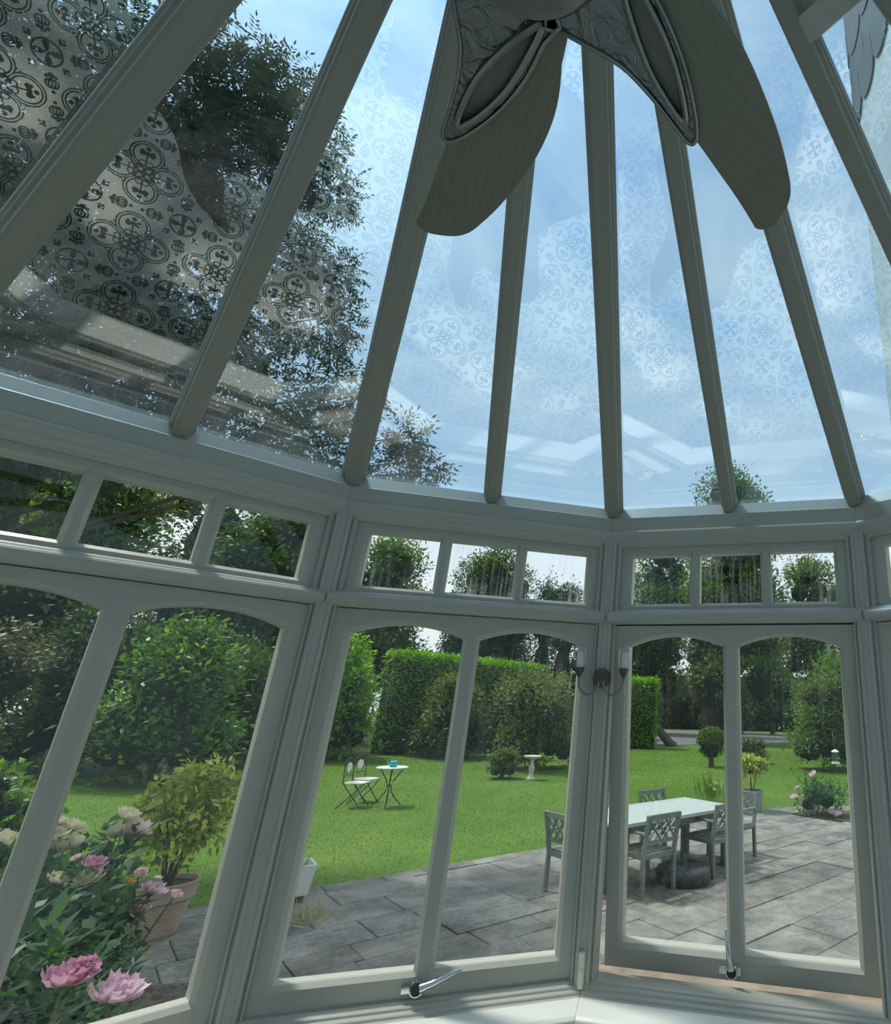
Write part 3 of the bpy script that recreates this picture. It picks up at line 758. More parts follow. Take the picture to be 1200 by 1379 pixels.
for c in ASH:
    if c[2] < 5.5: continue
    q = Vector(c[:3])-b_; st = Vector((.4,-.6,max(2.5, q.z-2.2)))
    mid = st.lerp(q, .55)+Vector((0,0,.35))
    br = MB().tube([st, mid, q, q+(q-mid).normalized()*c[3]*.7], [.045,.028,.013,.005], 6)
    for j in range(5):
        e = q+Vector(unit(1)[0])*c[3]*.85; br.tube([q, q.lerp(e, .5)+Vector((0,0,.08)), e], [.010,.006,.003], 5)
    br.build('branch', BARK, t, True)
# ------------------------------------------------------------------ trees and shrubs round the garden
def tree(label, x, y, h, w, z0, n, L, m, seed, group='trees beyond the garden', k=16, ar=.5, name='broadleaf_tree', core=.5, spread=.46, **kw):
    cl = crown_clumps(x, y, z0, w, h, k, seed)
    return plant(name, label, 'tree', (x, y, 0), cl, n, L, ar, m, group, core, [([(x,y,-.05),(x+.15,y,z0*.6),(x,y+.1,z0+.35*(h-z0))], [w*.07+.05, w*.06+.04, w*.03+.02])], 'trunk', **kw)
def shrub(name, label, x, y, h, w, n, L, m, seed, k=12, ar=.45, group='shrubs round the lawn', d=None, core=.54, **kw):
    cl = auto_clumps(x, y, 0, w, d or w, h, k, seed)
    return plant(name, label, 'shrub', (x, y, 0), cl, n, L, ar, m, group, core, [([(x,y,-.06),(x+.05,y,h*.5)], [.07,.04])], **kw)
tree('dark tree behind the brown shrub, farthest left', -23.0, 12.6, 11.6, 3.3, .4, 15000, .24, M_DARK, 1)
tree('mid green tree behind the glossy bright shrub at left', -21.4, 19.6, 11.8, 3.1, .4, 15000, .24, M_TREE, 2)
tree('dark tree just left of the wide bay post, behind the lawn', -19.2, 26.2, 11.6, 3.3, .4, 15000, .25, M_DARK, 3)
tree('big pale green tree behind the others, left of the wide bay post', -28.6, 24.4, 15.8, 4.2, .6, 13000, .3, M_TREE, 4)
tree('tall tree far behind at the left, filling the upper panes', -35.0, 17.5, 18.0, 5.4, .6, 13000, .36, M_TREE, 7)
tree('tall dark tree far behind, in line with the wide bay post', -28.5, 33.0, 16.5, 5.0, .6, 13000, .36, M_DARK, 8)
tree('bushy tree showing through the left upper pane of the middle window', -17.6, 32.8, 11.7, 3.3, .3, 15000, .28, M_TREE, 5)
tree('tree showing through the middle upper pane of the middle window', -15.2, 45.2, 15.4, 4.0, .3, 15000, .3, M_DARK, 6)
for i, (x, y, h, w, lab) in enumerate([(-12.6,33.6,8.6,1.6,'dark conifer behind the left half of the clipped hedge'), (-7.5,36.8,10.0,1.8,'dark conifer behind the right half of the clipped hedge'), (-6.0,42.4,9.8,2.0,'dark conifer behind the olive shrub beside the bird bath'), (-3.9,36.8,7.6,1.6,'dark conifer behind the post with the wall light'), (-10.7,36.0,9.6,1.5,'slim dark conifer just beyond the far right end of the clipped hedge'), (-14.9,38.2,11.4,1.7,'tall dark conifer just right of the bushy tree, behind the lime shrub'), (-9.6,40.0,11.2,1.7,'tall dark conifer between the two low conifers behind the clipped hedge')]):
    tree(lab, x, y, h, w, .3, 6000, .32, M_CONIFER, 20+i, 'conifers behind the hedge', ar=.28, name='conifer_tree', droop=.5)
tree('very tall tree with its crown showing above the eaves through the roof glass', 3.9, 40.2, 20.2, 4.6, 1.0, 26000, .34, M_TREE, 31, k=26)
tree('broad tree left of the very tall tree, filling the left upper pane', -2.4, 50.0, 17.8, 4.6, .4, 17000, .34, M_TREE, 32)
tree('broad tree right of the very tall tree in the right upper pane', 11.4, 46.5, 15.2, 4.2, .4, 17000, .32, M_TREE, 33)
tree('brownish tree across the drive, right of the leaning trunk', 2.6, 56.6, 12.0, 3.0, .3, 13000, .34, M_COPPER, 34)
tree('dark tree across the drive behind the telegraph pole', 19.0, 53.0, 12.0, 3.6, .3, 6000, .36, M_DARK, 35)
tree('dark tree across the drive behind the clipped ball shrub', 8.6, 55.0, 11.5, 3.2, .3, 7000, .36, M_DARK, 36)
shrub('rhododendron', 'dark purplish-brown shrub at the far left edge of the lawn', -16.0, 12.0, 3.7, 2.1, 9500, .16, M_COPPER, 41)
shrub('camellia', 'large glossy bright green shrub at the back of the lawn at left', -13.6, 15.9, 4.0, 1.85, 7000, .22, M_BRIGHT, 42, droop=.15)
shrub('laurel', 'dark green shrub between the brown shrub and the bright glossy one', -17.2, 16.9, 4.8, 1.75, 8500, .18, M_DARK, 43)
shrub('laurel', 'dark green shrub right of the bright glossy one, against the bay post', -14.8, 19.6, 3.9, 1.75, 5500, .2, M_DARK, 44)
shrub('laurel', 'dark green shrub beside the bay post left of the bistro chairs', -16.6, 22.4, 4.0, 1.1, 5500, .2, M_DARK, 45)
shrub('azalea', 'small light green shrub low at the left edge', -9.3, 8.3, 1.1, .8, 1600, .13, M_BRIGHT, 46)
shrub('lime_shrub', 'tall yellow-green shrub at the left end of the clipped hedge', -13.3, 22.9, 4.5, 1.6, 11000, .22, M_LIME, 47)
shrub('cotinus', 'brownish-green shrub before the clipped hedge, left of the window bar', -9.6, 25.0, 3.1, 1.7, 8000, .18, M_OLIVE, 48)
shrub('pieris', 'brown-tinged shrub before the right end of the clipped hedge', -7.0, 24.9, 2.9, 1.2, 5500, .17, M_COPPER, 49)
shrub('photinia', 'large rounded olive shrub behind the bird bath', -5.0, 21.5, 3.1, 1.75, 9000, .16, M_OLIVE, 50)
shrub('hebe', 'low rounded bush beside the bird bath', -5.3, 18.45, .72, .5, 1900, .10, M_OLIVE, 51)
shrub('apple_bush', 'large spreading green shrub with the bird feeder, right of the terrace', 6.0, 23.4, 3.4, 2.0, 9000, .17, M_TREE, 52)
shrub('apple_bush', 'bright green shrub behind the one with the bird feeder', 7.6, 27.6, 4.9, 2.0, 7000, .2, M_BRIGHT, 53)
shrub('box_bush', 'low dark shrub at the foot of the spreading shrub at right', 3.1, 25.4, .9, .8, 1800, .12, M_DARK, 54)
# clipped hedge and its square end across the lawn
def hedge(label, a, b, th, h, n, group='clipped hedges', m=None, L=.15):
    LL = L
    a, b = Vector((*a, 0)), Vector((*b, 0)); d = (b-a); L = d.length; d.normalize(); s_ = Vector((-d.y, d.x, 0))
    t = thing('clipped_hedge', label, 'hedge', a, 0, group)
    u = rng.random(n)*L; face = rng.random(n)
    v = np.where(face < .45, rng.uniform(-th/2, th/2, n), np.where(face < .8, -th/2, th/2)); z = np.where(face < .45, h, rng.uniform(.05, h, n))
    j = rng.normal(size=(n, 3))*.09
    ends = (face > .45) & (rng.random(n) < .22); u = np.where(ends, rng.choice([0., L], n), u); v = np.where(ends, rng.uniform(-th/2, th/2, n), v)
    P = np.outer(u, np.array(d))+np.outer(v, np.array(s_))+np.outer(z, [0,0,1])+j
    D = np.where((face < .45)[:, None], np.array([0,0,1.]), np.where((face < .8)[:, None], -np.array(s_), np.array(s_)))+unit(n)*.9
    D[:, 2] += .4
    V = leaf_arrays(P, D, unit(n)*.7+np.array([0,0,1.]), LL*rng.uniform(.6,1.3,n), LL*.47, .2)
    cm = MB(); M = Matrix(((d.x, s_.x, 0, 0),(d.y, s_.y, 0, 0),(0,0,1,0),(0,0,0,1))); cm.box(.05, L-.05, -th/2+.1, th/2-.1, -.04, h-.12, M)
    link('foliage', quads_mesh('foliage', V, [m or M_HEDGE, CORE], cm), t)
hedge('long clipped bright green hedge across the back of the lawn', (-12.7,25.7), (-8.2,33.6), 1.5, 4.05, 26000)
hedge('square-ended clipped hedge beside the drive, seen through the opened window', (-3.6,33.4), (-1.3,33.3), 1.5, 3.45, 7000)
hedge('tall dark hedge closing the view across the drive', (-12,66), (30,64), 2.0, 5.2, 14000, m=M_COPPER, L=.4)
# leaning trunk beside it
tag(MB().tube([(-2.5,35.3,1.9),(-1.8,35.3,1.45),(-1.1,35.3,.75),(-.5,35.3,.1),(-.25,35.3,-.1)], [.16,.2,.24,.27,.3], 10).build('leaning_trunk', BARK, None, True), 'bare leaning tree trunk beside the square end of the hedge', 'tree trunk')
tag(MB().tube([(9.9,38.3,-.1),(9.95,38.3,9.5)], [.15,.12], 10).build('telegraph_pole', POLEM, None, True), 'tall grey telegraph pole behind the shrubs at right', 'pole')
# clipped ball
plant('topiary_ball', 'clipped ball shrub on a short stem on the far lawn', 'shrub', (1.3, 23.5, 0), [(1.3,23.5,.82,.58,.58,.56)], 3500, .09, .5, M_TREE, 'shrubs round the lawn', .86, [([(1.3,23.5,-.06),(1.3,23.5,.5)], [.10,.08])], 'trunk', spread=.2, sub=60, lo=.9)
# ------------------------------------------------------------------ flowers
def bloom_mesh(name, c0, c1, seed):
    m, n = mat(name+'_petal')
    g = n.n('ShaderNodeNewGeometry')
    col = n.ramp(g.outputs['Random Per Island'], [(0, c0), (1, c1)])
    b = n.bsdf(col, .6, 0, .2); t = n.n('ShaderNodeBsdfTranslucent'); n.set(t.inputs[0], col)
    mx = n.n('ShaderNodeMixShader'); mx.inputs[0].default_value = .3
    n.t.links.new(b, mx.inputs[1]); n.t.links.new(t.outputs[0], mx.inputs[2]); n.out(mx.outputs[0])
    r_ = random.Random(seed); mb = MB()
    rings = [(11,.40,.95,-.25),(12,.38,.92,.1),(13,.34,.86,.45),(13,.30,.82,.75),(12,.26,.78,1.0),(9,.22,.74,1.25),(6,.2,.7,1.45)]
    for k, wd, ln, tilt in rings:
        for i in range(k):
            a = 2*PI*(i+r_.random()*.7)/k; tl = tilt+r_.uniform(-.15, .15); w = wd*r_.uniform(.8, 1.2)*.62; l = ln*r_.uniform(.85, 1.1)
            vs = []
            for q in range(4):
                s_ = q/3; ang = tl+s_*.75 if tilt < 1 else tl+s_*.3
                rad = l*s_*math.cos(min(ang, 1.5))+.06; z = l*s_*math.sin(min(ang, 1.55))*.8
                ww = w*(.35+1.1*s_-.55*s_*s_)
                for sd_ in (-1, 0, 1):
                    fr = .09*r_.uniform(-1, 1) if q == 3 else 0
                    x, y = rad+fr-abs(sd_)*.03, sd_*ww
                    vs.append((x*math.cos(a)-y*math.sin(a), x*math.sin(a)+y*math.cos(a), z+abs(sd_)*.10*s_+fr))
            mb.add(vs, [(q*3+j, q*3+j+1, q*3+j+4, q*3+j+3) for q in range(3) for j in range(2)])
    return mb.mesh(name, m, True)
B_CREAM = bloom_mesh('cream_bloom', (.80,.74,.52), (.90,.86,.72), 1)
B_PINK = bloom_mesh('pink_bloom', (.60,.24,.42), (.80,.50,.66), 2)
B_PALE = bloom_mesh('pale_pink_bloom', (.70,.46,.62), (.86,.70,.80), 3)
B_BLUSH = bloom_mesh('blush_bloom', (.82,.60,.62), (.92,.80,.80), 4)
B_APRICOT = bloom_mesh('apricot_bloom', (.75,.42,.12), (.85,.60,.25), 5)
B_YELLOW = bloom_mesh('pale_yellow_bloom', (.85,.75,.30), (.9,.85,.5), 6)
def add_blooms(t, loc, root, blooms):
    sm = MB()
    for (x, y, z, me, s_, lab) in blooms:
        p_ = Vector((x-loc[0], y-loc[1], z-loc[2])); q = Vector((root[0]-loc[0]+random.uniform(-.15,.15)+(x-root[0])*.45, root[1]-loc[1]+(y-root[1])*.45, .02-loc[2]))
        mid = q.lerp(p_, .6)+Vector((0,0,.10*min(1, z)))
        sm.tube([q, mid, p_-Vector((0,0,.3*s_))], [.007,.005,.004], 6)
        o = link('bloom', me, t); o.location = p_-Vector((0,0,.3*s_)); o.scale = (s_,)*3
        o.rotation_euler = (random.uniform(.1,.8), random.uniform(-.5,.5), random.uniform(0,6)); o['label'] = lab
    sm.build('flower_stem', STEMG, t, True)
rb_loc = (-3.0, 3.2, .03)
rose = plant('rose_bush', 'rose bush with cream and pink double blooms close outside the left window', 'rose', rb_loc,
    [(-3.31,3.37,1.02,.30,.28,.30),(-3.29,3.68,1.10,.20,.2,.2),(-2.93,3.2,1.0,.22,.22,.22),(-3.14,3.14,.95,.3,.28,.3),(-2.78,3.02,.78,.26,.24,.3),(-2.83,3.28,.98,.14,.14,.18),(-2.74,3.17,.72,.14,.14,.25),(-3.2,3.4,.5,.4,.35,.45),(-3.5,3.3,.8,.35,.3,.5),(-2.85,2.85,.5,.3,.25,.4)], 4200, .075, .55, M_PEONY, None, .45, sub=40, out=.6, up=.1)
add_blooms(rose, rb_loc, (-3.0,3.3), [
    (-3.41,3.24,1.35,B_CREAM,.075,'cream bloom'),(-3.29,3.35,1.42,B_CREAM,.05,'cream bloom'),(-3.27,3.37,1.37,B_CREAM,.085,'cream bloom'),(-3.27,3.38,1.31,B_CREAM,.085,'cream bloom'),(-3.24,3.40,1.385,B_CREAM,.06,'cream bloom'),(-3.22,3.42,1.30,B_CREAM,.07,'cream bloom'),
    (-3.23,3.69,1.395,B_CREAM,.075,'cream bloom'),(-3.24,3.68,1.31,B_CREAM,.065,'cream bloom'),(-3.18,3.73,1.31,B_BLUSH,.085,'blush bloom'),
    (-2.88,3.19,1.27,B_PINK,.055,'deep pink bloom'),(-2.87,3.2,1.215,B_CREAM,.065,'cream bloom'),(-2.93,3.15,1.3,B_BLUSH,.028,'blush bud'),(-2.96,3.11,1.22,B_CREAM,.05,'cream bloom'),(-2.74,3.32,1.2,B_BLUSH,.035,'blush bloom'),(-2.76,3.3,1.165,B_APRICOT,.025,'apricot bloom'),(-2.94,3.14,1.06,B_CREAM,.04,'cream bloom'),(-2.61,3.42,1.08,B_BLUSH,.035,'blush bud')])
pe_loc = (-2.35, 2.75, .03)
peony = plant('peony', 'peony plant with large pink double blooms nearest the left window', 'peony', pe_loc,
    [(-2.42,2.52,.85,.24,.2,.28),(-2.3,2.48,.75,.22,.18,.26),(-2.5,2.6,.5,.3,.22,.4),(-2.20,2.55,.60,.16,.12,.25),(-2.62,2.6,.85,.25,.2,.3)], 900, .15, .28, M_PEONY, None, .4, sub=30, out=.7, up=.1, bend=.35)
add_blooms(peony, pe_loc, (-2.5,2.6), [
    (-2.06,2.32,1.15,B_PINK,.085,'pink bloom'),(-2.03,2.345,1.17,B_PINK,.045,'pink bloom'),(-1.955,2.41,1.075,B_PALE,.085,'pale pink bloom'),
    (-2.69,3.36,1.115,B_PALE,.07,'pale pink bloom'),(-2.71,3.34,1.035,B_PALE,.055,'pale pink bloom'),(-2.68,3.36,1.165,B_CREAM,.025,'cream bud')])
pr_loc = (2.95, 13.15, .012)
pr = plant('peony', 'peony plant with pale pink blooms in the small bed at the right of the terrace', 'peony', pr_loc,
    [(2.95,13.2,.33,.38,.35,.33),(3.15,13.05,.28,.34,.3,.3),(2.75,13.1,.2,.28,.25,.2)], 700, .15, .3, M_PEONY, None, .45, out=.7, up=.2, bend=.3)
add_blooms(pr, pr_loc, (2.95,13.15), [(2.87,12.88,.82,B_BLUSH,.10,'blush bloom'),(2.53,12.95,.54,B_PALE,.07,'pale pink bloom'),(2.46,12.97,.36,B_BLUSH,.11,'blush bloom'),(2.64,12.93,.38,B_BLUSH,.08,'blush bloom'),(2.58,12.95,.24,B_BLUSH,.07,'blush bloom'),(3.17,12.75,.13,B_PALE,.10,'pale pink bloom'),(3.30,12.72,.09,B_BLUSH,.12,'blush bloom')])
def blades_plant(name, label, cat, x, y, n, L, w, m, spread=.12, z=0, lean=.45):
    t = thing(name, label, cat, (x, y, z))
    P = rng.normal(size=(n, 3))*spread; P[:, 2] = 0
    D = unit(n)*lean+np.array([0,0,1.]); l = L*rng.uniform(.5, 1, n)
    V1 = leaf_arrays(P, D, unit(n), l, w, .25)
    link('leaves', quads_mesh('leaves', V1, [m]), t); return t
ly = blades_plant('day_lily', 'day lily clump with pale yellow flowers beyond the dining table', 'day lily', .85, 14.95, 70, .75, .03, M_TREE, .16, -.03)
add_blooms(ly, (.85,14.95,-.03), (.85,14.95), [(.80,14.85,.30,B_YELLOW,.07,'pale yellow flower'),(.93,14.85,.36,B_YELLOW,.08,'pale yellow flower'),(.88,14.8,.24,B_YELLOW,.07,'pale yellow flower')])
dg = blades_plant('dry_grass_tuft', 'tuft of dry straw-coloured grass beside the white planter', 'grass tuft', -3.62, 6.5, 60, .28, .012, leafmat('straw', [(.3,.24,.1),(.5,.42,.2)], .7, .2), .09, 0, 1.2)
# ------------------------------------------------------------------ pots
tp = thing('terracotta_pot', 'large ribbed terracotta pot at the paving edge outside the left window', 'pot', (-4.74, 6.07, 0)); tp.scale = (.84, .84, .92)
prof = [(.185,0)]
for k in range(12): z = .02+k*.022; prof += [(.19+z*.22, z), (.196+z*.22, z+.008), (.196+z*.22, z+.014), (.19+z*.22, z+.019)]
prof += [(.262,.30),(.285,.32),(.29,.44),(.30,.455),(.298,.47),(.275,.47),(.262,.43)]
MB().lathe(prof, 40, cap=False).build('pot_body', TERRA, tp, True)
MB().lathe([(.0,.415),(.264,.425)], 24, cap=False).build('compost', SOIL, tp)
cl = [(-4.72,6.05,.98,.42,.42,.42),(-4.62,6.0,1.25,.26,.26,.24),(-4.95,5.98,.95,.26,.26,.26),(-4.5,6.15,.95,.26,.26,.28),(-4.7,6.0,.75,.32,.3,.2)]
plant('potted_camellia', 'golden-green variegated shrub growing from the ribbed terracotta pot', 'shrub', (-4.72,6.05,.42), cl, 2300, .085, .5, M_GOLD, None, 0,
    [([(-4.72+.03*math.cos(a),6.05+.03*math.sin(a),.40),(-4.72+.1*math.cos(a),6.05+.1*math.sin(a),.75),(-4.72+.3*math.cos(a),6.05+.3*math.sin(a),1.15)], [.012,.009,.004]) for a in np.linspace(0, 6.28, 9)[:-1]], sub=60, spread=.35, out=.7, up=-.1, bend=.3, lo=.35)
gp = thing('stone_pot', 'weathered pale grey round pot at the far end of the dining table', 'pot', (1.63, 13.5, 0))
MB().lathe([(.19,0),(.215,.05),(.235,.36),(.245,.37),(.245,.41),(.225,.41),(.22,.36)], 32, cap=False).build('pot_body', GREYPOT, gp, True)
MB().lathe([(0,.36),(.222,.365)], 20, cap=False).build('compost', SOIL, gp)
plant('potted_euonymus', 'yellow-green bushy shrub growing from the weathered grey pot', 'shrub', (1.63,13.5,.36), [(1.63,13.5,.80,.33,.33,.26),(1.55,13.45,.95,.2,.2,.18),(1.78,13.5,.85,.2,.2,.2)], 1500, .085, .5, M_GOLD, None, .3,
    [([(1.63,13.5,.34),(1.6,13.5,.8)], [.02,.01]), ([(1.66,13.5,.34),(1.75,13.52,.8)], [.015,.008])], sub=40, up=.1, lo=.5)
wp = thing('square_planter', 'small white square tapered planter at the edge of the paving', 'planter', (-4.17, 7.05, 0), math.radians(40))
mb = MB(); sq = lambda r_, z: [(-r_,-r_,z),(r_,-r_,z),(r_,r_,z),(-r_,r_,z)]
vs = sq(.155,.07)+sq(.19,.36)+sq(.165,.36)+sq(.155,.28)
mb.add(vs, [(i+4*j,(i+1)%4+4*j,(i+1)%4+4*j+4,i+4*j+4) for j in range(3) for i in range(4)]+[(3,2,1,0)]); mb.build('planter_body', WHITEPOT, wp, bevel=.004, fix=False)
MB().add(sq(.158,.29), [(0,1,2,3)]).build('compost', SOIL, wp)
MB().box(-.13,.13,-.13,.13,0,.07).build('plinth', DARKPL, wp)
blades_plant('sprouting_plant', 'few thin green shoots growing in the small white planter', 'plant', -4.17, 7.05, 14, .3, .012, M_BRIGHT, .06, .29)
# ------------------------------------------------------------------ dining set on the terrace
TH = math.radians(46.2); td = Vector((math.cos(TH), math.sin(TH), 0)); tn = Vector((-td.y, td.x, 0))
TC = Vector((.50,9.35,0))-td*1.12; TL, TW = 2.24, 1.06
tb = thing('dining_table', 'long pale painted rectangular garden dining table on the terrace', 'table', TC, TH)
mb = MB(); nb = 9
for k in range(nb):
    y0 = -TW/2+.07+k*(TW-.14)/nb; mb.box(-TL/2+.08, TL/2-.08, y0+.002, y0+(TW-.14)/nb-.002, .705, .738)
for s_ in (-1, 1):
    mb.box(-TL/2, TL/2, s_*(TW/2-.035)-.035, s_*(TW/2-.035)+.035, .70, .742); mb.box(s_*(TL/2-.04)-.04, s_*(TL/2-.04)+.04, -TW/2+.07, TW/2-.07, .70, .742)
mb.build('tabletop', TABLEM, tb, bevel=.004)
mb = MB()
for s_ in (-1, 1): mb.box(-TL/2+.12, TL/2-.12, s_*(TW/2-.12)-.012, s_*(TW/2-.12)+.012, .60, .70); mb.box(s_*(TL/2-.12)-.012, s_*(TL/2-.12)+.012, -TW/2+.12, TW/2-.12, .60, .70)
mb.build('apron', TEAK, tb)
for sx in (-1, 1):
    for sy in (-1, 1):
        x, y = sx*(TL/2-.14), sy*(TW/2-.14); MB().box(x-.04,x+.04,y-.04,y+.04,0,.70).build('leg', TEAK, tb, bevel=.005)
def garden_chair(loc, rz, label, group):
    """faces local +y"""
    t = thing('garden_armchair', label, 'chair', loc, rz, group)
    mb = MB()
    for k in range(7): y0 = -.20+k*.065; mb.box(-.24, .24, y0, y0+.055, .425, .447)
    for s_ in (-1, 1): mb.box(-.25, .25, s_*.235-.012 if s_ > 0 else -.232, .247 if s_ > 0 else -.208, .37, .425)
    mb.build('seat', TEAK, t, bevel=.003)
    for s_ in (-1, 1):
        MB().box(s_*.255-.022, s_*.255+.022, .205, .25, 0, .63).build('leg', TEAK, t, bevel=.003)
        l = MB(); l.bar((s_*.255,-.235,0), (s_*.255,-.225,.43), .044, .044, (0,1,0)); l.bar((s_*.255,-.225,.42), (s_*.255,-.31,.85), .044, .044, (0,1,0)); l.build('leg', TEAK, t, bevel=.003)
        a = MB(); a.bar((s_*.255,-.27,.645), (s_*.255,.27,.645), .055, .025); a.bar((s_*.255,-.22,.40),(s_*.255,.23,.40), .025, .05); a.build('armrest', TEAK, t, bevel=.003)
    b = MB(); pt = lambda x, z: (x, -.225-.085*(z-.43)/.42, z)
    b.bar(pt(-.25,.82), pt(.25,.82), .03, .06); b.bar(pt(-.25,.55), pt(.25,.55), .026, .045)
    for x0, z0, x1, z1 in ((-.235,.56,-.03,.80),(-.235,.80,.0,.56),(.235,.56,.03,.80),(.235,.80,.0,.56),(-.12,.56,.12,.80),(.12,.56,-.12,.80)):
        b.bar(pt(x0,z0), pt(x1,z1), .018, .026, (0,1,0))
    b.build('backrest', TEAK, t, bevel=.002)
    return t
G = 'armchairs round the garden dining table'
ch = None
def seat_at(al, side, off, label):
    global ch
    if side in 'nf':
        sg = -1 if side == 'n' else 1
        p_ = TC+td*al+tn*sg*(TW/2+off); rz = TH if sg < 0 else TH+PI
    else:
        sg = -1 if side == 'l' else 1
        p_ = TC+td*sg*(TL/2+off)+tn*al; rz = TH-PI/2 if sg < 0 else TH+PI/2
    if ch is None: ch = garden_chair(p_, rz, label, G); return
    dup(ch, p_, rz, label, G)
seat_at(-.62, 'n', -.06, 'lattice-back armchair nearest the opened window, on the near side of the table')
seat_at(.62, 'n', -.06, 'lattice-back armchair on the near side of the table, beside the window mullion')
seat_at(-.48, 'f', .02, 'lattice-back armchair on the far side of the table, left of the day lily')
seat_at(.72, 'f', .02, 'lattice-back armchair on the far side of the table, nearest the day lily')
seat_at(-.14, 'r', .33, 'lattice-back armchair at the right end of the table, before the grey pot')
seat_at(0, 'l', .18, 'lattice-back armchair at the left end of the table, left of the post')
pb = thing('parasol_base', 'round dark parasol base on the paving under the dining table', 'parasol base', (.10, 8.15, 0))
MB().lathe([(.33,0),(.35,.03),(.35,.12),(.33,.16),(.28,.185),(.08,.19)], 36).build('base_drum', DARKPL, pb, True)
MB().lathe([(.045,.185),(.045,.30),(.03,.30)], 16).build('pole_socket', DARKPL, pb, True)
# ------------------------------------------------------------------ bistro set on the lawn
def bistro_chair(loc, rz, label, group):
    """folding, faces local +x"""
    t = thing('bistro_chair', label, 'chair', loc, rz, group)
    for s_ in (-1, 1):
        y = s_*.19
        MB().tube([(.24,y*.96,0),(-.05,y*.96,.30),(-.20,y*.96,.47)], .011, 8).build('leg', BLACKM, t, True)
        MB().tube([(-.24,y,0),(.05,y,.28),(.20,y,.46)], .011, 8).build('leg', BLACKM, t, True)
    MB().prism(smooth_loop([(-.17,-.19),(.15,-.2),(.2,-.15),(.2,.15),(.15,.2),(-.17,.19)]), .455, .475).build('seat', MOSAIC, t)
    b = MB(); pts = [(-.20,-.19,.45),(-.22,-.19,.75)]
    for q in range(11):
        a = PI*q/10; pts.append((-.23,-.19*math.cos(a),.80+.15*math.sin(a)))
    pts += [(-.22,.19,.75),(-.20,.19,.45)]; b.tube(pts, .011, 8)
    b.tube([(-.215,-.19,.60),(-.215,.19,.60)], .008, 6)
    for s_ in (-1, 1): b.tube([(-.22,s_*.06,.60),(-.22,s_*.10,.68),(-.225,s_*.11,.78),(-.23,s_*.05,.90),(-.23,0,.94)], .006, 6)
    bo = b.build('backrest', BLACKM, t, True)
    m = MB().lathe([(.09,-.008),(.095,0),(.09,.008)], 20); mo = m.build('medallion', MOSAIC, bo, True); mo.rotation_euler = (0, PI/2, 0); mo.location = (-.222, 0, .76)
    return t
BG = 'bistro chairs on the lawn'
bc = bistro_chair((-6.80,13.1,-.045), math.radians(2), 'folding black bistro chair on the lawn, nearer and left of the pair', BG)
dup(bc, (-6.95,13.75,-.045), math.radians(-12), 'folding black bistro chair on the lawn, farther and right of the pair', BG)
bt = thing('bistro_table', 'small round bistro table on curved black legs on the lawn', 'table', (-6.18,13.25,-.045))
MB().lathe([(.0,.745),(.30,.745),(.315,.755),(.315,.765),(.30,.772),(0,.772)], 36, cap=False).build('tabletop', MOSAIC, bt, True)
for k in range(4):
    a = PI/2*k+.4; c, s_ = math.cos(a), math.sin(a)
    MB().tube([(c*r_, s_*r_, z) for r_, z in ((.24,.75),(.17,.66),(.07,.50),(.035,.40),(.06,.28),(.16,.14),(.24,.07),(.285,.0))], .011, 8).build('leg', BLACKM, bt, True)
MB().lathe([(.04,.39),(.045,.40),(.04,.41)], 16).build('collar', BLACKM, bt, True)
wc = thing('watering_can', 'small turquoise pot with a spout on the bistro table', 'watering can', (-6.15,13.2,.727), math.radians(25))
MB().lathe([(.055,0),(.075,.02),(.082,.08),(.075,.115),(.068,.12),(.062,.115),(.06,.02)], 20, cap=False).build('body', TURQ, wc, True)
MB().tube([(-.07,0,.05),(-.11,0,.09),(-.135,0,.145)], [.018,.013,.012], 8).build('spout', TURQ, wc, True)
MB().tube([(.07,0,.10),(.115,0,.11),(.12,0,.06),(.075,0,.03)], .008, 8).build('handle', TURQ, wc, True)
# bird bath and feeder
bb = thing('bird_bath', 'pale stone bird bath on a carved pedestal at the back of the lawn', 'bird bath', (-4.38,18.3,-.045))
MB().lathe([(.13,0),(.13,.04),(.10,.07),(.075,.10),(.055,.16),(.085,.25),(.09,.32),(.06,.42),(.05,.50),(.075,.56)], 24).build('pedestal', STONE, bb, True)
MB().lathe([(.06,.555),(.20,.59),(.265,.63),(.27,.66),(.25,.66),(.19,.63),(.0,.615)], 32).build('basin', STONE, bb, True)
bf = thing('bird_feeder', 'clear tube bird feeder hanging from the spreading shrub at right', 'bird feeder', (5.04,19.35,.50))
MB().lathe([(.10,.05),(.10,.34)], 16, cap=False).build('seed_tube', CLEARPL, bf, True, fix=False)
MB().lathe([(.12,.34),(.12,.37),(.03,.42)], 16).build('lid', WHITEPOT, bf, True)
MB().lathe([(.13,0),(.13,.05)], 16).build('tray', WHITEPOT, bf, True)
MB().tube([(0,0,.42),(.02,.1,.7),(.25,1.2,.86),(.6,2.6,.75)], [.006,.012,.018,.03], 6).build('hanging_branch', BARK, bf, True)
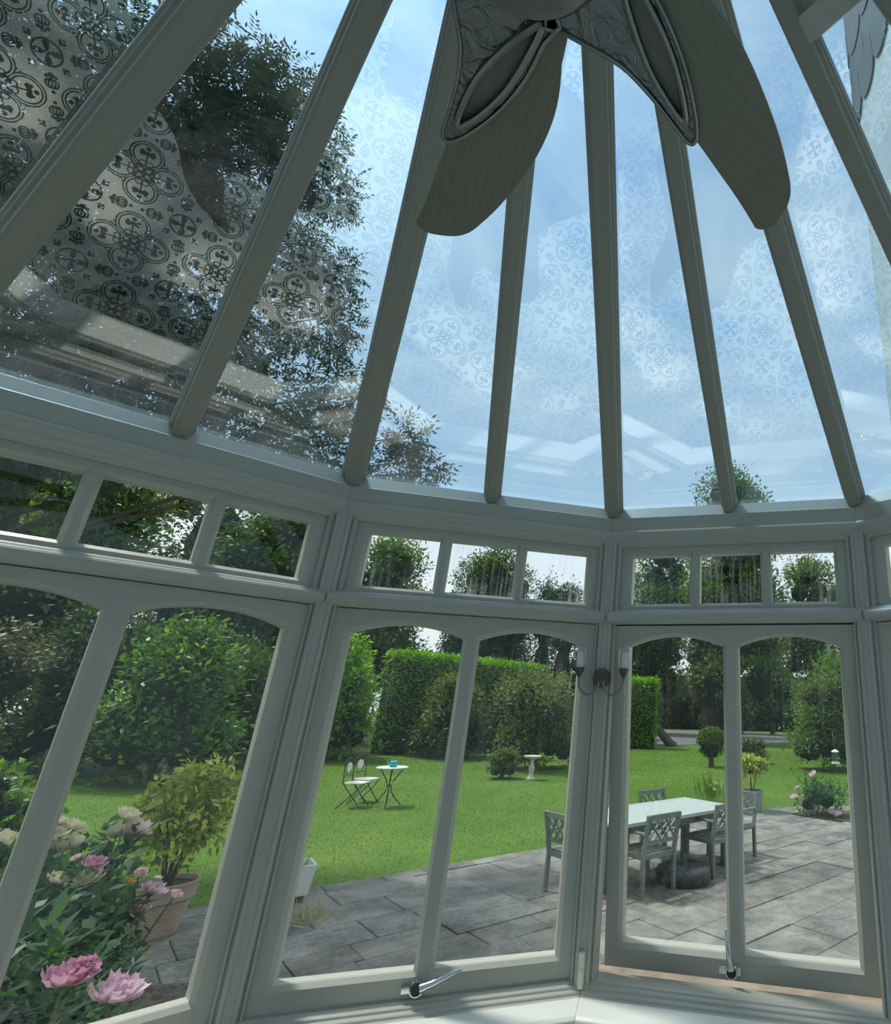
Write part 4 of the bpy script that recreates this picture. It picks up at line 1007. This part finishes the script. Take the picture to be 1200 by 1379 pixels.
# ------------------------------------------------------------------ light
w = bpy.data.worlds.new('sky'); S.world = w; n = N(nt(w))
tc = n.n('ShaderNodeTexCoord'); gen = tc.outputs['Generated']
sp = n.n('ShaderNodeSeparateXYZ'); n.set(sp.inputs[0], gen)
mp = n.n('ShaderNodeMapping'); n.set(mp.inputs[0], gen); mp.inputs[3].default_value = (1, 1, 2.2); mp.inputs[1].default_value = (3.1, 1.7, .4)
cl = n.noise(mp.outputs[0], 1.9, 7, .58, .5)
cf = n.ramp(cl, [(.34, (.12,.12,.12)), (.58, (1,1,1))])
blue = n.ramp(sp.outputs[2], [(0, (.75,.85,.95)), (.25, (.60,.76,.93)), (.8, (.36,.56,.84))])
hz = n.ramp(sp.outputs[2], [(0, (1,1,1)), (.55, (.55,.55,.55)), (.8, (.25,.25,.25))])
fac = n.math('MAXIMUM', cf, n.math('MULTIPLY', hz, .8))
col = n.mix(fac, blue, (.93,.97,1.0))
SUND = Vector((math.sin(math.radians(-68))*math.cos(math.radians(62)), math.cos(math.radians(-68))*math.cos(math.radians(62)), math.sin(math.radians(62))))
dt = n.n('ShaderNodeVectorMath', operation='DOT_PRODUCT'); n.set(dt.inputs[0], gen); dt.inputs[1].default_value = SUND
glow = n.math('POWER', n.math('MAXIMUM', dt.outputs['Value'], 0), 12)
st = n.math('ADD', n.math('MULTIPLY', glow, .9), .88)
bg = n.n('ShaderNodeBackground'); n.set(bg.inputs[0], col); n.set(bg.inputs[1], st)
o = n.n('ShaderNodeOutputWorld'); n.t.links.new(bg.outputs[0], o.inputs[0])
sd = bpy.data.lights.new('sun', 'SUN'); sd.energy = 3.0; sd.angle = math.radians(7); sd.color = (1, .96, .88)
so = bpy.data.objects.new('sun', sd); C.objects.link(so); so.rotation_euler = SUND.to_track_quat('Z', 'Y').to_euler(); so.location = SUND*30
# ------------------------------------------------------------------ camera
f, pitch, roll = 749.8, .336, -.023
cp, sp_ = math.cos(pitch), math.sin(pitch); cr, sr = math.cos(roll), math.sin(roll)
fw = Vector((0, cp, sp_)); up0 = Vector((0, -sp_, cp)); rt0 = Vector((1, 0, 0))
rt = rt0*cr-up0*sr; up = rt0*sr+up0*cr
cd = bpy.data.cameras.new('camera'); co = bpy.data.objects.new('camera', cd); C.objects.link(co)
co.matrix_world = Matrix(((rt.x, up.x, -fw.x, 0), (rt.y, up.y, -fw.y, 0), (rt.z, up.z, -fw.z, CZ), (0,0,0,1)))
cd.sensor_fit = 'HORIZONTAL'; cd.sensor_width = 36; cd.lens = f*36/1200; cd.shift_x = (600-920.57)/1200; cd.shift_y = (692.57-689.5)/1200
cd.clip_start = .02; cd.clip_end = 500
S.camera = co
S.view_settings.view_transform = 'Standard'; S.view_settings.look = 'None'; S.view_settings.exposure = .35
S.cycles.transparent_max_bounces = 24; S.cycles.max_bounces = 10; S.cycles.sample_clamp_indirect = 8
